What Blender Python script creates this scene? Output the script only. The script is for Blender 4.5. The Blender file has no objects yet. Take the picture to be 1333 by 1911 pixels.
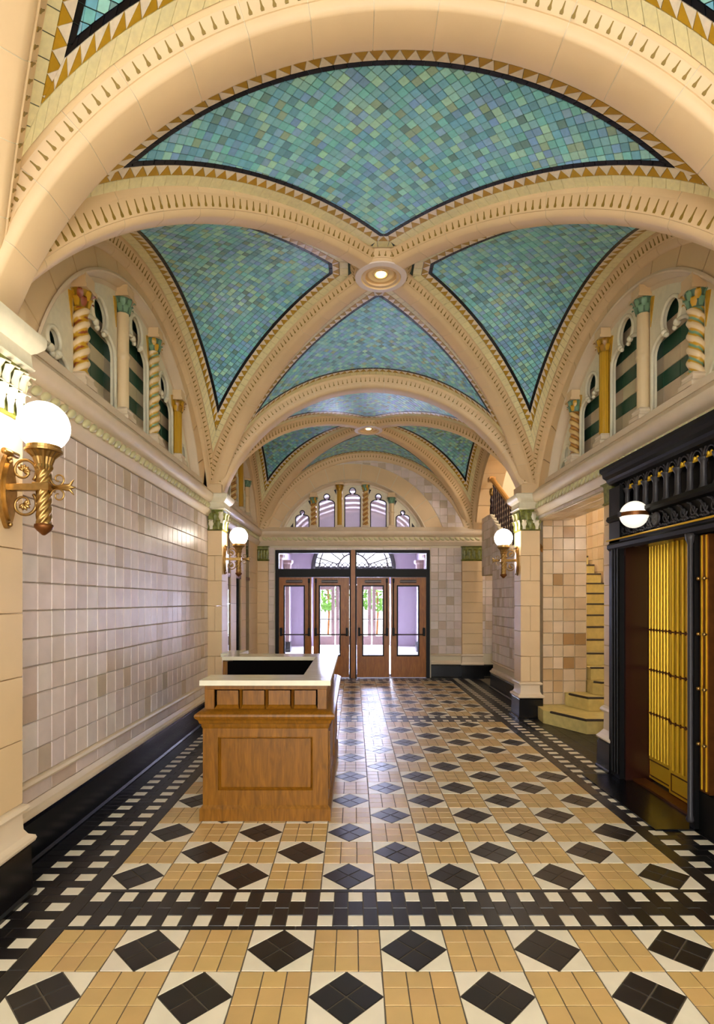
import bpy, math, random
import numpy as np
from mathutils import Vector
from mathutils.geometry import tessellate_polygon
random.seed(7)
R_ = random.Random(11)
C = bpy.context.scene.collection
SC = bpy.context.scene
PI = math.pi

# ------------------------------------------------------------------ camera, world, lights, exposure
FPX, VX, VY, HC = 1025.0, 660.0, 1122.0, 1.59
cd = bpy.data.cameras.new('camera'); cam = bpy.data.objects.new('camera', cd); C.objects.link(cam)
cam.location = (0, 0, HC); cam.rotation_euler = (PI/2, 0, 0)
cd.sensor_fit = 'HORIZONTAL'; cd.sensor_width = 36.0; cd.lens = 36.0*FPX/1333.0
cd.shift_x = (666.5-VX)/1333.0; cd.shift_y = (VY-955.5)/1333.0
cd.clip_start = 0.05
SC.camera = cam
w = bpy.data.worlds.new('world'); SC.world = w; w.use_nodes = True
bg = w.node_tree.nodes['Background']; bg.inputs[0].default_value = (1.0, 0.98, 0.955, 1); bg.inputs[1].default_value = 5.2
SC.view_settings.view_transform = 'Standard'; SC.view_settings.look = 'None'
SC.view_settings.gamma = 1.0; SC.view_settings.use_curve_mapping = False
SC.view_settings.exposure = 0.27
SC.cycles.max_bounces = 5; SC.cycles.diffuse_bounces = 4; SC.cycles.glossy_bounces = 3
SC.cycles.transmission_bounces = 6; SC.cycles.sample_clamp_indirect = 6.0
def lamp(name, kind, loc, power, col, size=0.1, rot=(0, 0, 0), sy=None):
    l = bpy.data.lights.new(name, kind); l.energy = power; l.color = col
    if kind == 'AREA':
        l.size = size
        if sy: l.shape = 'RECTANGLE'; l.size_y = sy
    else: l.shadow_soft_size = size
    o = bpy.data.objects.new(name, l); o.location = loc; o.rotation_euler = rot; C.objects.link(o); return o
SC.cycles.adaptive_threshold = 0.2; SC.cycles.adaptive_min_samples = 16
GLOBE_E = 13.0

# ------------------------------------------------------------------ materials
def lin(r, g, b):
    f = lambda c: c/12.92 if c <= 0.04045 else ((c+0.055)/1.055)**2.4
    return (f(r/255), f(g/255), f(b/255))
def mk(name, col=None, rough=.4, metal=0.0, spec=.5, var=0.0, vscale=6.0, bump=0.0, bscale=30.0, coat=0.0, emis=None, estr=0.0, stretch=(1, 1, 1)):
    m = bpy.data.materials.new(name); m.use_nodes = True
    nt = m.node_tree; b = nt.nodes['Principled BSDF']; L = nt.links.new
    b.inputs['Roughness'].default_value = rough; b.inputs['Metallic'].default_value = metal
    b.inputs['Specular IOR Level'].default_value = spec; b.inputs['Coat Weight'].default_value = coat
    tc = nt.nodes.new('ShaderNodeTexCoord'); mp = nt.nodes.new('ShaderNodeMapping'); mp.inputs['Scale'].default_value = stretch
    L(tc.outputs['Object'], mp.inputs[0])
    if col is None:
        a = nt.nodes.new('ShaderNodeAttribute'); a.attribute_name = 'Col'; src = a.outputs['Color']
    else:
        rgb = nt.nodes.new('ShaderNodeRGB'); rgb.outputs[0].default_value = (*lin(*col), 1); src = rgb.outputs[0]
    if var > 0:
        n = nt.nodes.new('ShaderNodeTexNoise'); n.inputs['Scale'].default_value = vscale; n.inputs['Detail'].default_value = 5
        L(mp.outputs[0], n.inputs['Vector'])
        mr = nt.nodes.new('ShaderNodeMapRange'); mr.inputs[1].default_value = .3; mr.inputs[2].default_value = .7
        mr.inputs[3].default_value = 1-var; mr.inputs[4].default_value = 1+var*.6
        L(n.outputs['Fac'], mr.inputs[0])
        mx = nt.nodes.new('ShaderNodeMix'); mx.data_type = 'RGBA'; mx.blend_type = 'MULTIPLY'; mx.inputs[0].default_value = 1
        L(src, mx.inputs[6]); L(mr.outputs[0], mx.inputs[7]); src = mx.outputs[2]
    L(src, b.inputs['Base Color'])
    if bump > 0:
        n2 = nt.nodes.new('ShaderNodeTexNoise'); n2.inputs['Scale'].default_value = bscale; n2.inputs['Detail'].default_value = 3
        L(mp.outputs[0], n2.inputs['Vector'])
        bp = nt.nodes.new('ShaderNodeBump'); bp.inputs['Strength'].default_value = bump; bp.inputs['Distance'].default_value = .01
        L(n2.outputs['Fac'], bp.inputs['Height']); L(bp.outputs[0], b.inputs['Normal'])
    if emis:
        b.inputs['Emission Color'].default_value = (*lin(*emis), 1); b.inputs['Emission Strength'].default_value = estr
    return m
M = {}
M['tile'] = mk('glazed_wall_tile', None, .3, var=.08, vscale=7, bump=.14, bscale=11)
M['vtile'] = mk('glazed_vault_tile', None, .3, var=.08, vscale=40, bump=.08, bscale=25)
M['ftile'] = mk('floor_tile', None, .33, spec=.75, var=.06, vscale=9, bump=.05, bscale=8)
M['stone'] = mk('terracotta_block', (230, 200, 154), .5, var=.05, vscale=3, bump=.03, bscale=60)
M['stone2'] = mk('terracotta_moulding', (228, 208, 178), .45, var=.05, vscale=5)
M['ivory'] = mk('ivory_glaze', (236, 228, 200), .35, var=.06, vscale=20)
M['joint'] = mk('pale_mortar', (226, 214, 186), .9)
M['wjoint'] = mk('wall_mortar', (196, 182, 166), .9)
M['grout'] = mk('floor_grout', (104, 94, 80), .85)
M['vgrout'] = mk('vault_grout', (96, 118, 118), .85)
M['dent'] = mk('ochre_recess', (140, 112, 34), .5)
M['black'] = mk('black_glazed_tile', (7, 8, 14), .26, spec=.5, bump=.1, bscale=10)
M['iron'] = mk('black_painted_iron', (6, 6, 8), .5, spec=.28, var=.1, vscale=30)
M['ironl'] = mk('grey_cast_iron', (54, 52, 56), .42, spec=.4, var=.15, vscale=40)
M['gold'] = mk('polished_gold', (246, 202, 52), .28, metal=.45, var=.06, vscale=3)
M['brass'] = mk('aged_brass', (172, 138, 82), .3, metal=.95, var=.25, vscale=30)
M['bronze'] = mk('bronze', (120, 72, 30), .4, metal=.7, var=.2, vscale=20)
M['dark'] = mk('dark_interior', (4, 3, 3), .9, spec=.1)
M['wine'] = mk('dark_wine_paint', (44, 14, 12), .3)
M['green'] = mk('green_glaze', (86, 138, 110), .3, var=.2, vscale=40)
M['olive'] = mk('olive_glaze', (128, 132, 58), .3, var=.5, vscale=26)
M['ochre'] = mk('ochre_glaze', (206, 158, 38), .3, var=.15, vscale=30)
M['bead'] = mk('pale_green_bead', (212, 206, 158), .35, var=.2, vscale=30)
M['globe'] = mk('opal_globe_lit', (255, 250, 240), .3, emis=(255, 241, 224), estr=GLOBE_E)
M['opal'] = mk('opal_globe', (246, 244, 234), .2, emis=(255, 246, 226), estr=.7)
M['bossin'] = mk('warm_plaster', (246, 216, 160), .4)
M['bosslamp'] = mk('boss_lamp', (255, 230, 190), .3, emis=(255, 214, 150), estr=7.0)
M['bossrim'] = mk('pale_boss_plaster', (236, 222, 214), .5)
M['marble'] = mk('marble_top', (228, 222, 196), .14, spec=.5, var=.12, vscale=5, stretch=(1, 3, 1))
M['lime'] = mk('limestone_step', (222, 202, 128), .5, var=.12, vscale=14)
M['tread'] = mk('dark_nosing', (52, 40, 32), .6)
M['lead'] = mk('lead_came', (16, 16, 30), .4)
M['steel'] = mk('bronze_door_hardware', (66, 58, 56), .35, metal=.6)
M['vwall'] = mk('vestibule_plaster', (168, 156, 172), .5, var=.04)
M['vstone'] = mk('vestibule_stone', (150, 124, 116), .5, var=.06)
M['vfloor'] = mk('vestibule_floor', (232, 230, 232), .4)
M['leaf'] = mk('garden_foliage', (96, 150, 50), .7, var=.5, vscale=8)
M['pave'] = mk('pale_paving', (210, 208, 204), .8)
M['rail'] = mk('honey_wood_rail', (196, 140, 66), .35, var=.15, vscale=20)
M['baluster'] = mk('dark_turned_wood', (52, 34, 36), .35)
def wood(name, c1, c2, rough=.32):
    m = bpy.data.materials.new(name); m.use_nodes = True; nt = m.node_tree; b = nt.nodes['Principled BSDF']; L = nt.links.new
    tc = nt.nodes.new('ShaderNodeTexCoord'); mp = nt.nodes.new('ShaderNodeMapping'); mp.inputs['Scale'].default_value = (11, 11, 1.6)
    L(tc.outputs['Object'], mp.inputs[0])
    n = nt.nodes.new('ShaderNodeTexNoise'); n.inputs['Scale'].default_value = 2.2; n.inputs['Detail'].default_value = 6; n.inputs['Distortion'].default_value = 1.6
    L(mp.outputs[0], n.inputs['Vector'])
    mp2 = nt.nodes.new('ShaderNodeMapping'); mp2.inputs['Scale'].default_value = (60, 60, 3); L(tc.outputs['Object'], mp2.inputs[0])
    n2 = nt.nodes.new('ShaderNodeTexNoise'); n2.inputs['Scale'].default_value = 2; n2.inputs['Detail'].default_value = 3; L(mp2.outputs[0], n2.inputs['Vector'])
    ad = nt.nodes.new('ShaderNodeMath'); ad.operation = 'MULTIPLY_ADD'; ad.inputs[1].default_value = .35
    L(n2.outputs['Fac'], ad.inputs[0]); L(n.outputs['Fac'], ad.inputs[2])
    cr = nt.nodes.new('ShaderNodeValToRGB'); cr.color_ramp.elements[0].position = .36; cr.color_ramp.elements[1].position = .95
    cr.color_ramp.elements[0].color = (*lin(*c1), 1); cr.color_ramp.elements[1].color = (*lin(*c2), 1)
    L(ad.outputs[0], cr.inputs[0]); L(cr.outputs[0], b.inputs['Base Color']); b.inputs['Roughness'].default_value = rough; b.inputs['Specular IOR Level'].default_value = .35
    return m
M['oak'] = wood('golden_oak', (100, 62, 10), (150, 98, 22))
M['door'] = wood('door_oak', (140, 80, 26), (186, 118, 44))
def glass(name, col, mixf, rough=.02):
    m = bpy.data.materials.new(name); m.use_nodes = True; nt = m.node_tree; L = nt.links.new
    out = nt.nodes['Material Output']; b = nt.nodes['Principled BSDF']
    b.inputs['Base Color'].default_value = (*col, 1); b.inputs['Roughness'].default_value = rough
    tr = nt.nodes.new('ShaderNodeBsdfTransparent'); tr.inputs[0].default_value = (.97, .97, 1, 1)
    mx = nt.nodes.new('ShaderNodeMixShader'); mx.inputs[0].default_value = mixf
    L(tr.outputs[0], mx.inputs[1]); L(b.outputs[0], mx.inputs[2]); L(mx.outputs[0], out.inputs[0]); return m
M['glass'] = glass('clear_glass', (.8, .85, .9), .06)
M['frost'] = glass('wavy_opal_glass', (.86, .8, .86), .35, .2)
M['dglass'] = mk('dark_glass', (6, 7, 9), .05, spec=.6)

# ------------------------------------------------------------------ object helpers
def link(name, me, mat=None, parent=None):
    o = bpy.data.objects.new(name, me); C.objects.link(o)
    if mat is not None and me is not None and not me.materials: me.materials.append(mat)
    if parent is not None: o.parent = parent
    return o
def tag(o, label, cat, group=None, kind=None):
    o['label'] = label; o['category'] = cat
    if group: o['group'] = group
    if kind: o['kind'] = kind
    return o
def empty(name, loc=(0, 0, 0), rz=0.0, label=None, cat=None, group=None, kind=None):
    o = bpy.data.objects.new(name, None); C.objects.link(o); o.location = loc; o.rotation_euler = (0, 0, rz); o.empty_display_size = .1
    if label: tag(o, label, cat, group, kind)
    return o
def copy_tree(o, parent=None):
    c = o.copy(); C.objects.link(c)
    if parent is not None: c.parent = parent
    for ch in list(KIDS.get(o.name, [])): copy_tree(ch, c)
    return c
KIDS = {}
class MB:
    def __init__(s): s.v = []; s.f = []; s.c = []; s.cur = None
    def _add(s, vs, fs):
        o = len(s.v); s.v += [tuple(p) for p in vs]; s.f += [tuple(i+o for i in f) for f in fs]
        if s.cur is not None: s.c += [s.cur]*len(vs)
        return s
    def box(s, x0, x1, y0, y1, z0, z1, F=None):
        vs = [(x, y, z) for z in (z0, z1) for y in (y0, y1) for x in (x0, x1)]
        if F: vs = [F(*p) for p in vs]
        return s._add(vs, [(0, 2, 3, 1), (4, 5, 7, 6), (0, 1, 5, 4), (2, 6, 7, 3), (0, 4, 6, 2), (1, 3, 7, 5)])
    def rbox(s, x0, x1, y0, y1, z0, z1, b=.006):   # box with chamfered rim, built as a stack of rectangles
        return s.loft([(z0, -b), (z0+b, 0), (z1-b, 0), (z1, -b)], x0, x1, y0, y1)
    def loft(s, prof, x0, x1, y0, y1):             # prof: (z, outset) rectangle rings
        vs = []
        for z, o in prof: vs += [(x0-o, y0-o, z), (x1+o, y0-o, z), (x1+o, y1+o, z), (x0-o, y1+o, z)]
        n = len(prof); fs = [(3, 2, 1, 0), tuple(4*(n-1)+i for i in range(4))]
        for k in range(n-1):
            for i in range(4): a = 4*k+i; b = 4*k+(i+1) % 4; fs.append((a, b, b+4, a+4))
        return s._add(vs, fs)
    def lathe(s, prof, cx=0, cy=0, n=24, fn=None, cap=True):   # prof (r,z)
        vs = []
        for r, z in prof:
            for k in range(n):
                t = 2*PI*k/n; rr = r*(fn(t, z) if fn else 1)
                vs.append((cx+rr*math.cos(t), cy+rr*math.sin(t), z))
        fs = []; m = len(prof)
        for j in range(m-1):
            for k in range(n):
                a = j*n+k; b = j*n+(k+1) % n; fs.append((a, b, b+n, a+n))
        if cap: fs += [tuple(range(n-1, -1, -1)), tuple((m-1)*n+k for k in range(n))]
        return s._add(vs, fs)
    def tube(s, pts, r, n=8, closed=False, rs=None, flat=None):
        P = [Vector(p) for p in pts]; m = len(P); vs = []
        up = Vector((0, 0, 1)); prev = None
        for i, p in enumerate(P):
            if closed: t = P[(i+1) % m]-P[i-1]
            else: t = P[min(i+1, m-1)]-P[max(i-1, 0)]
            t.normalize()
            if prev is None:
                a = t.cross(up)
                if a.length < 1e-3: a = t.cross(Vector((1, 0, 0)))
            else: a = prev-t*prev.dot(t)
            a.normalize(); prev = a; b = t.cross(a); rr = rs[i] if rs else r
            for k in range(n):
                q = 2*PI*k/n; vs.append(p+a*(rr*math.cos(q))*(flat or 1)+b*(rr*math.sin(q)))
        fs = []
        for j in range(m if closed else m-1):
            for k in range(n):
                a0 = j*n+k; b0 = j*n+(k+1) % n; c0 = ((j+1) % m)*n+(k+1) % n; d0 = ((j+1) % m)*n+k; fs.append((a0, b0, c0, d0))
        if not closed: fs += [tuple(range(n-1, -1, -1)), tuple((m-1)*n+k for k in range(n))]
        return s._add(vs, fs)
    def ball(s, c, r, n=10, m=6, sc=(1, 1, 1)):
        pr = [(math.sin(PI*j/m), -math.cos(PI*j/m)) for j in range(m+1)]
        vs = []
        for a, z in pr:
            for k in range(n):
                t = 2*PI*k/n; vs.append((c[0]+r*sc[0]*a*math.cos(t), c[1]+r*sc[1]*a*math.sin(t), c[2]+r*sc[2]*z))
        fs = []
        for j in range(m):
            for k in range(n):
                p = j*n+k; q = j*n+(k+1) % n; fs.append((p, q, q+n, p+n))
        return s._add(vs, fs)
    def plate(s, outer, holes, d0, d1, F):          # 2-D outline (a,z) with holes, thickness d0..d1, mapped by F(a,d,z)
        loops = [outer]+list(holes); flat = [p for l in loops for p in l]; N = len(flat)
        tri = tessellate_polygon([[Vector((p[0], p[1], 0)) for p in l] for l in loops])
        vs = [F(p[0], d0, p[1]) for p in flat]+[F(p[0], d1, p[1]) for p in flat]
        fs = [tuple(t) for t in tri]+[tuple(i+N for i in reversed(t)) for t in tri]; o = 0
        for l in loops:
            n = len(l)
            for i in range(n): a = o+i; b = o+(i+1) % n; fs.append((a, b, b+N, a+N))
            o += n
        return s._add(vs, fs)
    def sweep(s, path, sec, latdirs, upv):          # sec (lat, h) ; path list of points ; per-point lateral & up vectors
        m = len(sec); vs = []
        for p, L, U in zip(path, latdirs, upv):
            for a, h in sec: vs.append(p+L*a+U*h)
        fs = []
        for j in range(len(path)-1):
            for k in range(m-1): a = j*m+k; fs.append((a, a+1, a+1+m, a+m))
        fs += [tuple(range(m)), tuple((len(path)-1)*m+k for k in range(m-1, -1, -1))]
        return s._add(vs, fs)
    def mesh(s, name, smooth=False):
        me = bpy.data.meshes.new(name); me.from_pydata([tuple(p) for p in s.v], [], s.f)
        if smooth: me.polygons.foreach_set('use_smooth', [True]*len(me.polygons))
        if s.c:
            at = me.color_attributes.new('Col', 'FLOAT_COLOR', 'POINT')
            at.data.foreach_set('color', np.array([(*c, 1.0) for c in s.c], dtype=np.float32).ravel())
        me.update(); return me
    def build(s, name, mat, parent=None, smooth=False, ang=None):
        me = s.mesh(name, smooth or ang is not None)
        if ang is not None: me.set_sharp_from_angle(angle=math.radians(ang))
        o = link(name, me, mat, parent)
        if parent is not None: KIDS.setdefault(parent.name, []).append(o)
        return o
def I3(x, y, z): return (x, y, z)

# pieces: flat polygons with thickness; the largest in view become objects of their own, the rest one 'stuff' part
def proj(p):
    if p[1] < .1: return None
    return (VX+FPX*p[0]/p[1], VY-FPX*(p[2]-HC)/p[1])
def score(poly):
    q = [proj(p) for p in poly]
    if any(a is None for a in q): return 0
    cx = sum(a[0] for a in q)/len(q); cy = sum(a[1] for a in q)/len(q)
    if not (-10 < cx < 1343 and -10 < cy < 1921): return 0
    A = 0
    for i in range(len(q)):
        x0, y0 = q[i]; x1, y1 = q[(i+1) % len(q)]; A += x0*y1-x1*y0
    return abs(A)/2
def newell(poly):
    n = Vector((0, 0, 0))
    for i in range(len(poly)):
        a = poly[i]; b = poly[(i+1) % len(poly)]
        n.x += (a.y-b.y)*(a.z+b.z); n.y += (a.z-b.z)*(a.x+b.x); n.z += (a.x-b.x)*(a.y+b.y)
    return n.normalized() if n.length > 1e-12 else None
def prism(mb, poly, n, h, ins):
    c = sum(poly, Vector())/len(poly); k = len(poly)
    top = []
    for p in poly:
        d = c-p; l = d.length
        top.append(p+d*(min(ins/l, .45) if l > 1e-9 else 0)+n*h)
    vs = list(poly)+top
    fs = [tuple(range(k, 2*k))]+[(i, (i+1) % k, (i+1) % k+k, i+k) for i in range(k)]
    mb._add(vs, fs)
def pieces(parent, name, items, mat, toward, h=.006, ins=.003, limit=300, minpx=9.0, restname=None):
    """items: (list of Vector, colour); toward: point or direction function the faces look to"""
    sc = []
    for poly, col in items:
        if len(poly) < 3: continue
        n = newell(poly)
        if n is None: continue
        c = sum(poly, Vector())/len(poly)
        t = toward(c)
        if n.dot(t) < 0: n = -n
        s = score(poly)
        view = (Vector((0, 0, HC))-c)
        if view.dot(n) <= 0: s = 0
        sc.append((s, poly, n, col))
    sc.sort(key=lambda a: -a[0])
    rest = MB(); cnt = 0
    for s, poly, n, col in sc:
        if cnt < limit and s >= minpx*minpx:
            mb = MB(); mb.cur = col; prism(mb, poly, n, h, ins); mb.build(name, mat, parent); cnt += 1
        else:
            rest.cur = col; prism(rest, poly, n, h, ins)
    if rest.v:
        o = rest.build(restname or (name+'_field'), mat, parent); o['kind'] = 'stuff'
def clip2(poly, f):
    out = []; n = len(poly)
    if n == 0: return out
    v = f(np.array(poly))
    for i in range(n):
        a, b = poly[i], poly[(i+1) % n]; fa, fb = v[i], v[(i+1) % n]
        if fa >= 0: out.append(a)
        if (fa >= 0) != (fb >= 0):
            t = fa/(fa-fb); out.append((a[0]+(b[0]-a[0])*t, a[1]+(b[1]-a[1])*t))
    return out
def area2(p):
    return abs(sum(p[i][0]*p[(i+1) % len(p)][1]-p[(i+1) % len(p)][0]*p[i][1] for i in range(len(p))))/2 if len(p) > 2 else 0
def jit(c, a, rnd=R_):
    k = 1+rnd.uniform(-a, a); return tuple(min(1, max(0, x*k*(1+rnd.uniform(-a, a)*.3))) for x in c)

# ------------------------------------------------------------------ dimensions
XC = .26                                  # axis of the vaults
XL, XR = -1.98, 2.50                      # wall faces
Y1, Y2, YE = 2.81, 7.60, 11.4             # transverse arches and the end wall
ZC, RS, AX = 2.33, 2.32, 2.20
RIB = .20

# ------------------------------------------------------------------ floor
fl = MB(); fl.box(-2.3, 4.6, -4.5, 12.0, -.12, -.004); floor = fl.build('floor', M['grout'])
tag(floor, 'patterned floor of tan squares and black diamond tiles edged with black and white borders', 'floor', kind='structure')
TAN = lin(208, 173, 112); WHT = lin(238, 228, 204); BLK = lin(26, 24, 26); BLK2 = lin(18, 17, 19)
tan, dia, wht, bbl, bwh = [], [], [], [], []
def fq(x0, x1, y0, y1, g=.0022): return [Vector((x0+g, y0+g, -.003)), Vector((x1-g, y0+g, -.003)), Vector((x1-g, y1-g, -.003)), Vector((x0+g, y1-g, -.003))]
FX0, CELL = -1.402, .305
FX1 = FX0+11*CELL
def field(y0, cy, rows, j0):
    for j in range(rows):
        ya = y0+j*cy; yb = ya+cy
        for k in range(11):
            xa = FX0+k*CELL; xb = xa+CELL
            if ((k-5)+(j+j0)) % 2 == 1:
                mx, my = (xa+xb)/2, (ya+yb)/2; g = .004
                T_, Rr, B_, Lf, Ce = Vector((mx, yb, 0)), Vector((xb, my, 0)), Vector((mx, ya, 0)), Vector((xa, my, 0)), Vector((mx, my, 0))
                def sh(pts, e):
                    c = sum(pts, Vector())/len(pts)
                    return [p+(c-p).normalized()*e+Vector((0, 0, -.003)) for p in pts]
                for a, b in ((T_, Rr), (Rr, B_), (B_, Lf), (Lf, T_)):
                    # quarter tile: corner at a diamond tip, square in the rotated grid
                    m0 = (a+b)/2; 
                for tip, n1, n2 in ((T_, Rr, Lf), (Rr, B_, T_), (B_, Lf, Rr), (Lf, T_, B_)):
                    dia.append((sh([Ce, (tip+n1)/2, tip, (tip+n2)/2], .005), jit(BLK, .25)))
                for cx_, cy_, p, q in ((xa, yb, T_, Lf), (xb, yb, Rr, T_), (xb, ya, B_, Rr), (xa, ya, Lf, B_)):
                    wht.append((sh([Vector((cx_, cy_, 0)), p, q], .006), jit(WHT, .04)))
            else:
                for a in range(3):
                    for b in range(3):
                        tan.append((fq(xa+a*CELL/3, xa+(a+1)*CELL/3, ya+b*cy/3, ya+(b+1)*cy/3), jit(TAN, .07)))
field(3.033, .3005, 14, 0)
field(7.613, .3005, 11, 14)
field(2.66-.3005*18, .3005, 18, -18)
def across(y0, y1):        # black and white strip across the field
    e = .03
    n = 36
    for i in range(n):
        xa = FX0+i*(11*CELL)/n; xb = FX0+(i+1)*(11*CELL)/n
        if i % 3 == 0:
            xc_ = FX0+(i+3)*(11*CELL)/n
            bbl.append((fq(xa, xc_, y0, y0+e), jit(BLK, .2))); bbl.append((fq(xa, xc_, y1-e, y1), jit(BLK, .2)))
    p = CELL/2; a0, a1 = y0+e, y1-e; d = a1-a0
    for i in range(22):
        xa = FX0+i*p; xm = xa+p*.52; xb = xa+p
        bwh.append((fq(xa, xm, a0, a0+d*.29), WHT)); bbl.append((fq(xa, xm, a0+d*.29, a0+d*.71), jit(BLK, .25))); bwh.append((fq(xa, xm, a0+d*.71, a1), WHT))
        bbl.append((fq(xm, xb, a0, a0+d*.5), jit(BLK, .25))); bbl.append((fq(xm, xb, a0+d*.5, a1), jit(BLK, .25)))
across(2.66, 3.033); across(7.24, 7.613); across(10.918, 11.29)
def border(sgn, xs):       # along the walls; xs is where the border starts, sgn the way it grows
    X = lambda d: xs+sgn*d
    def q(d0, d1, y0, y1): a, b = sorted((X(d0), X(d1))); return fq(a, b, y0, y1)
    y = -1.6
    while y < 11.29:
        bbl.append((q(0, .088, y, min(y+.305, 11.29)), jit(BLK, .2))); y += .305
    y = -1.6; k = 0
    while y < 11.25:
        ym, yb = y+.0763, y+.1525
        slab = sgn > 0 and 3.78 < y < 4.98
        stairs = sgn > 0
        bwh.append((q(.09, .19, y, ym), WHT))
        bbl.append((q(.09, .19 if slab else .25, ym, yb), jit(BLK2, .25)))
        if not slab:
            bbl.append((q(.19, .31, y, ym), jit(BLK2, .25))); bwh.append((q(.31, .41, y, ym), WHT))
            bbl.append((q(.25, .41, ym, yb), jit(BLK2, .25)))
            d = .41; w_ = .0763
            lim = .62 if sgn < 0 else (.62 if not 5.2 < y < 7.6 else 1.7)
            while d < lim:
                bbl.append((q(d, min(d+.155, lim), y, ym), jit(BLK2, .25))); bbl.append((q(d, min(d+.155, lim), ym, yb), jit(BLK2, .25))); d += .155
        y += .1525; k += 1
border(-1, FX0); border(1, FX1)
UP = lambda c: Vector((0, 0, 1))
pieces(floor, 'tan_tile', tan, M['ftile'], UP, .003, .0015)
pieces(floor, 'black_tile', dia, M['ftile'], UP, .003, .0015)
pieces(floor, 'white_corner_tile', wht, M['ftile'], UP, .003, .0015)
pieces(floor, 'black_border_tile', bbl, M['ftile'], UP, .003, .0015, minpx=10)
pieces(floor, 'white_border_tile', bwh, M['ftile'], UP, .003, .0015)

# ------------------------------------------------------------------ vaults
BLUES = [lin(*c) for c in ((140, 203, 216), (122, 190, 216), (158, 218, 214), (110, 168, 190), (156, 188, 168), (146, 192, 232), (174, 222, 206), (130, 206, 210), (132, 180, 222), (116, 160, 164))]
BW = [4, 4, 3, 2, 1.3, 2.4, 2, 4, 2, 1]
CREAM = lin(240, 230, 180); OCH = lin(190, 148, 36); WTRI = lin(242, 230, 208); BLB = lin(14, 16, 26)
class Bay:
    def __init__(s, yc, b, dome): s.yc = yc; s.b = b; s.dome = dome; s.Ry = RS*b/AX
    def zA(s, x): return ZC+np.sqrt(np.maximum(RS*RS-np.asarray(x, float)**2, 0))
    def zB(s, y): return ZC+RS*np.sqrt(np.maximum(1-(np.asarray(y, float)/s.Ry)**2, 0))
    def g(s, v): return s.dome*(1-np.minimum(np.asarray(v, float), 1.0)**2)
class Panel:
    def __init__(s, bay, side, hwA, hwD=.137, t0=.31):
        s.bay = bay; s.side = side; ns = side in 'NS'
        s.T = bay.b if ns else AX; s.Pa = AX if ns else bay.b
        pm = s.Pa*1.05; s.pv = np.linspace(-pm, pm, 400)
        z = bay.zA(s.pv) if ns else bay.zB(s.pv)
        ds = np.hypot(np.diff(s.pv), np.diff(z)); s.sv = np.concatenate([[0], np.cumsum(ds)]); s.sv -= s.sv[-1]/2
        r = np.linspace(0, 1.03, 70)
        s.dg = np.stack([np.interp(r*s.Pa, s.pv, s.sv), r*s.T], 1)
        s.hwA, s.hwD, s.t0 = hwA, hwD, t0
    def to3(s, a, t):
        b = s.bay; p = float(np.interp(a, s.pv, s.sv*0+s.pv)) if False else float(np.interp(a, s.sv, s.pv))
        g = float(b.g(abs(t)/s.T))
        if s.side == 'N': return Vector((XC+p, b.yc+t, float(b.zA(p))+g))
        if s.side == 'S': return Vector((XC+p, b.yc-t, float(b.zA(p))+g))
        if s.side == 'E': return Vector((XC+t, b.yc+p, float(b.zB(p))+g))
        return Vector((XC-t, b.yc+p, float(b.zB(p))+g))
    def dpoly(s, P, sg):
        D = s.dg*np.array([sg, 1.0]); A = D[:-1]; Bv = D[1:]-A; L2 = (Bv**2).sum(1)
        d = P[:, None, :]-A[None]; t = np.clip((d*Bv[None]).sum(2)/L2[None], 0, 1)
        q = d-t[..., None]*Bv[None]; dist = np.sqrt((q**2).sum(2)); i = dist.argmin(1)
        # sign: inside the panel is towards the axis s=0 for larger t
        sx = np.interp(P[:, 1], D[:, 1], D[:, 0]) if True else 0
        ins = (P[:, 0]*sg) <= sx*sg
        m = dist.min(1)
        return np.where(ins, m, -m)-s.hwD
    def D(s, P):
        P = np.asarray(P, float)
        return np.stack([s.T-P[:, 1]-s.hwA, s.dpoly(P, 1), s.dpoly(P, -1), P[:, 1]-s.t0], 1)
    def curve(s, k, d, n=500):     # band line at distance d from boundary k, as a dense polyline
        if k == 0 or k == 3:
            t = s.T-s.hwA-d if k == 0 else s.t0+d
            m = float(np.interp(t if k == 3 else t, s.dg[:, 1], s.dg[:, 0]))
            x = np.linspace(-m-.02, m+.02, n); return np.stack([x, np.full(n, t)], 1)
        sg = 1 if k == 1 else -1
        r = np.linspace(.1, 1.03, n); D = np.stack([np.interp(r*s.Pa, s.pv, s.sv)*sg, r*s.T], 1)
        tg = np.gradient(D, axis=0); tg /= np.linalg.norm(tg, axis=1)[:, None]
        nr = np.stack([-tg[:, 1], tg[:, 0]], 1)*sg
        return D+nr*(s.hwD+d)
BC, BT, BB = .085, .066, .032
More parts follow.
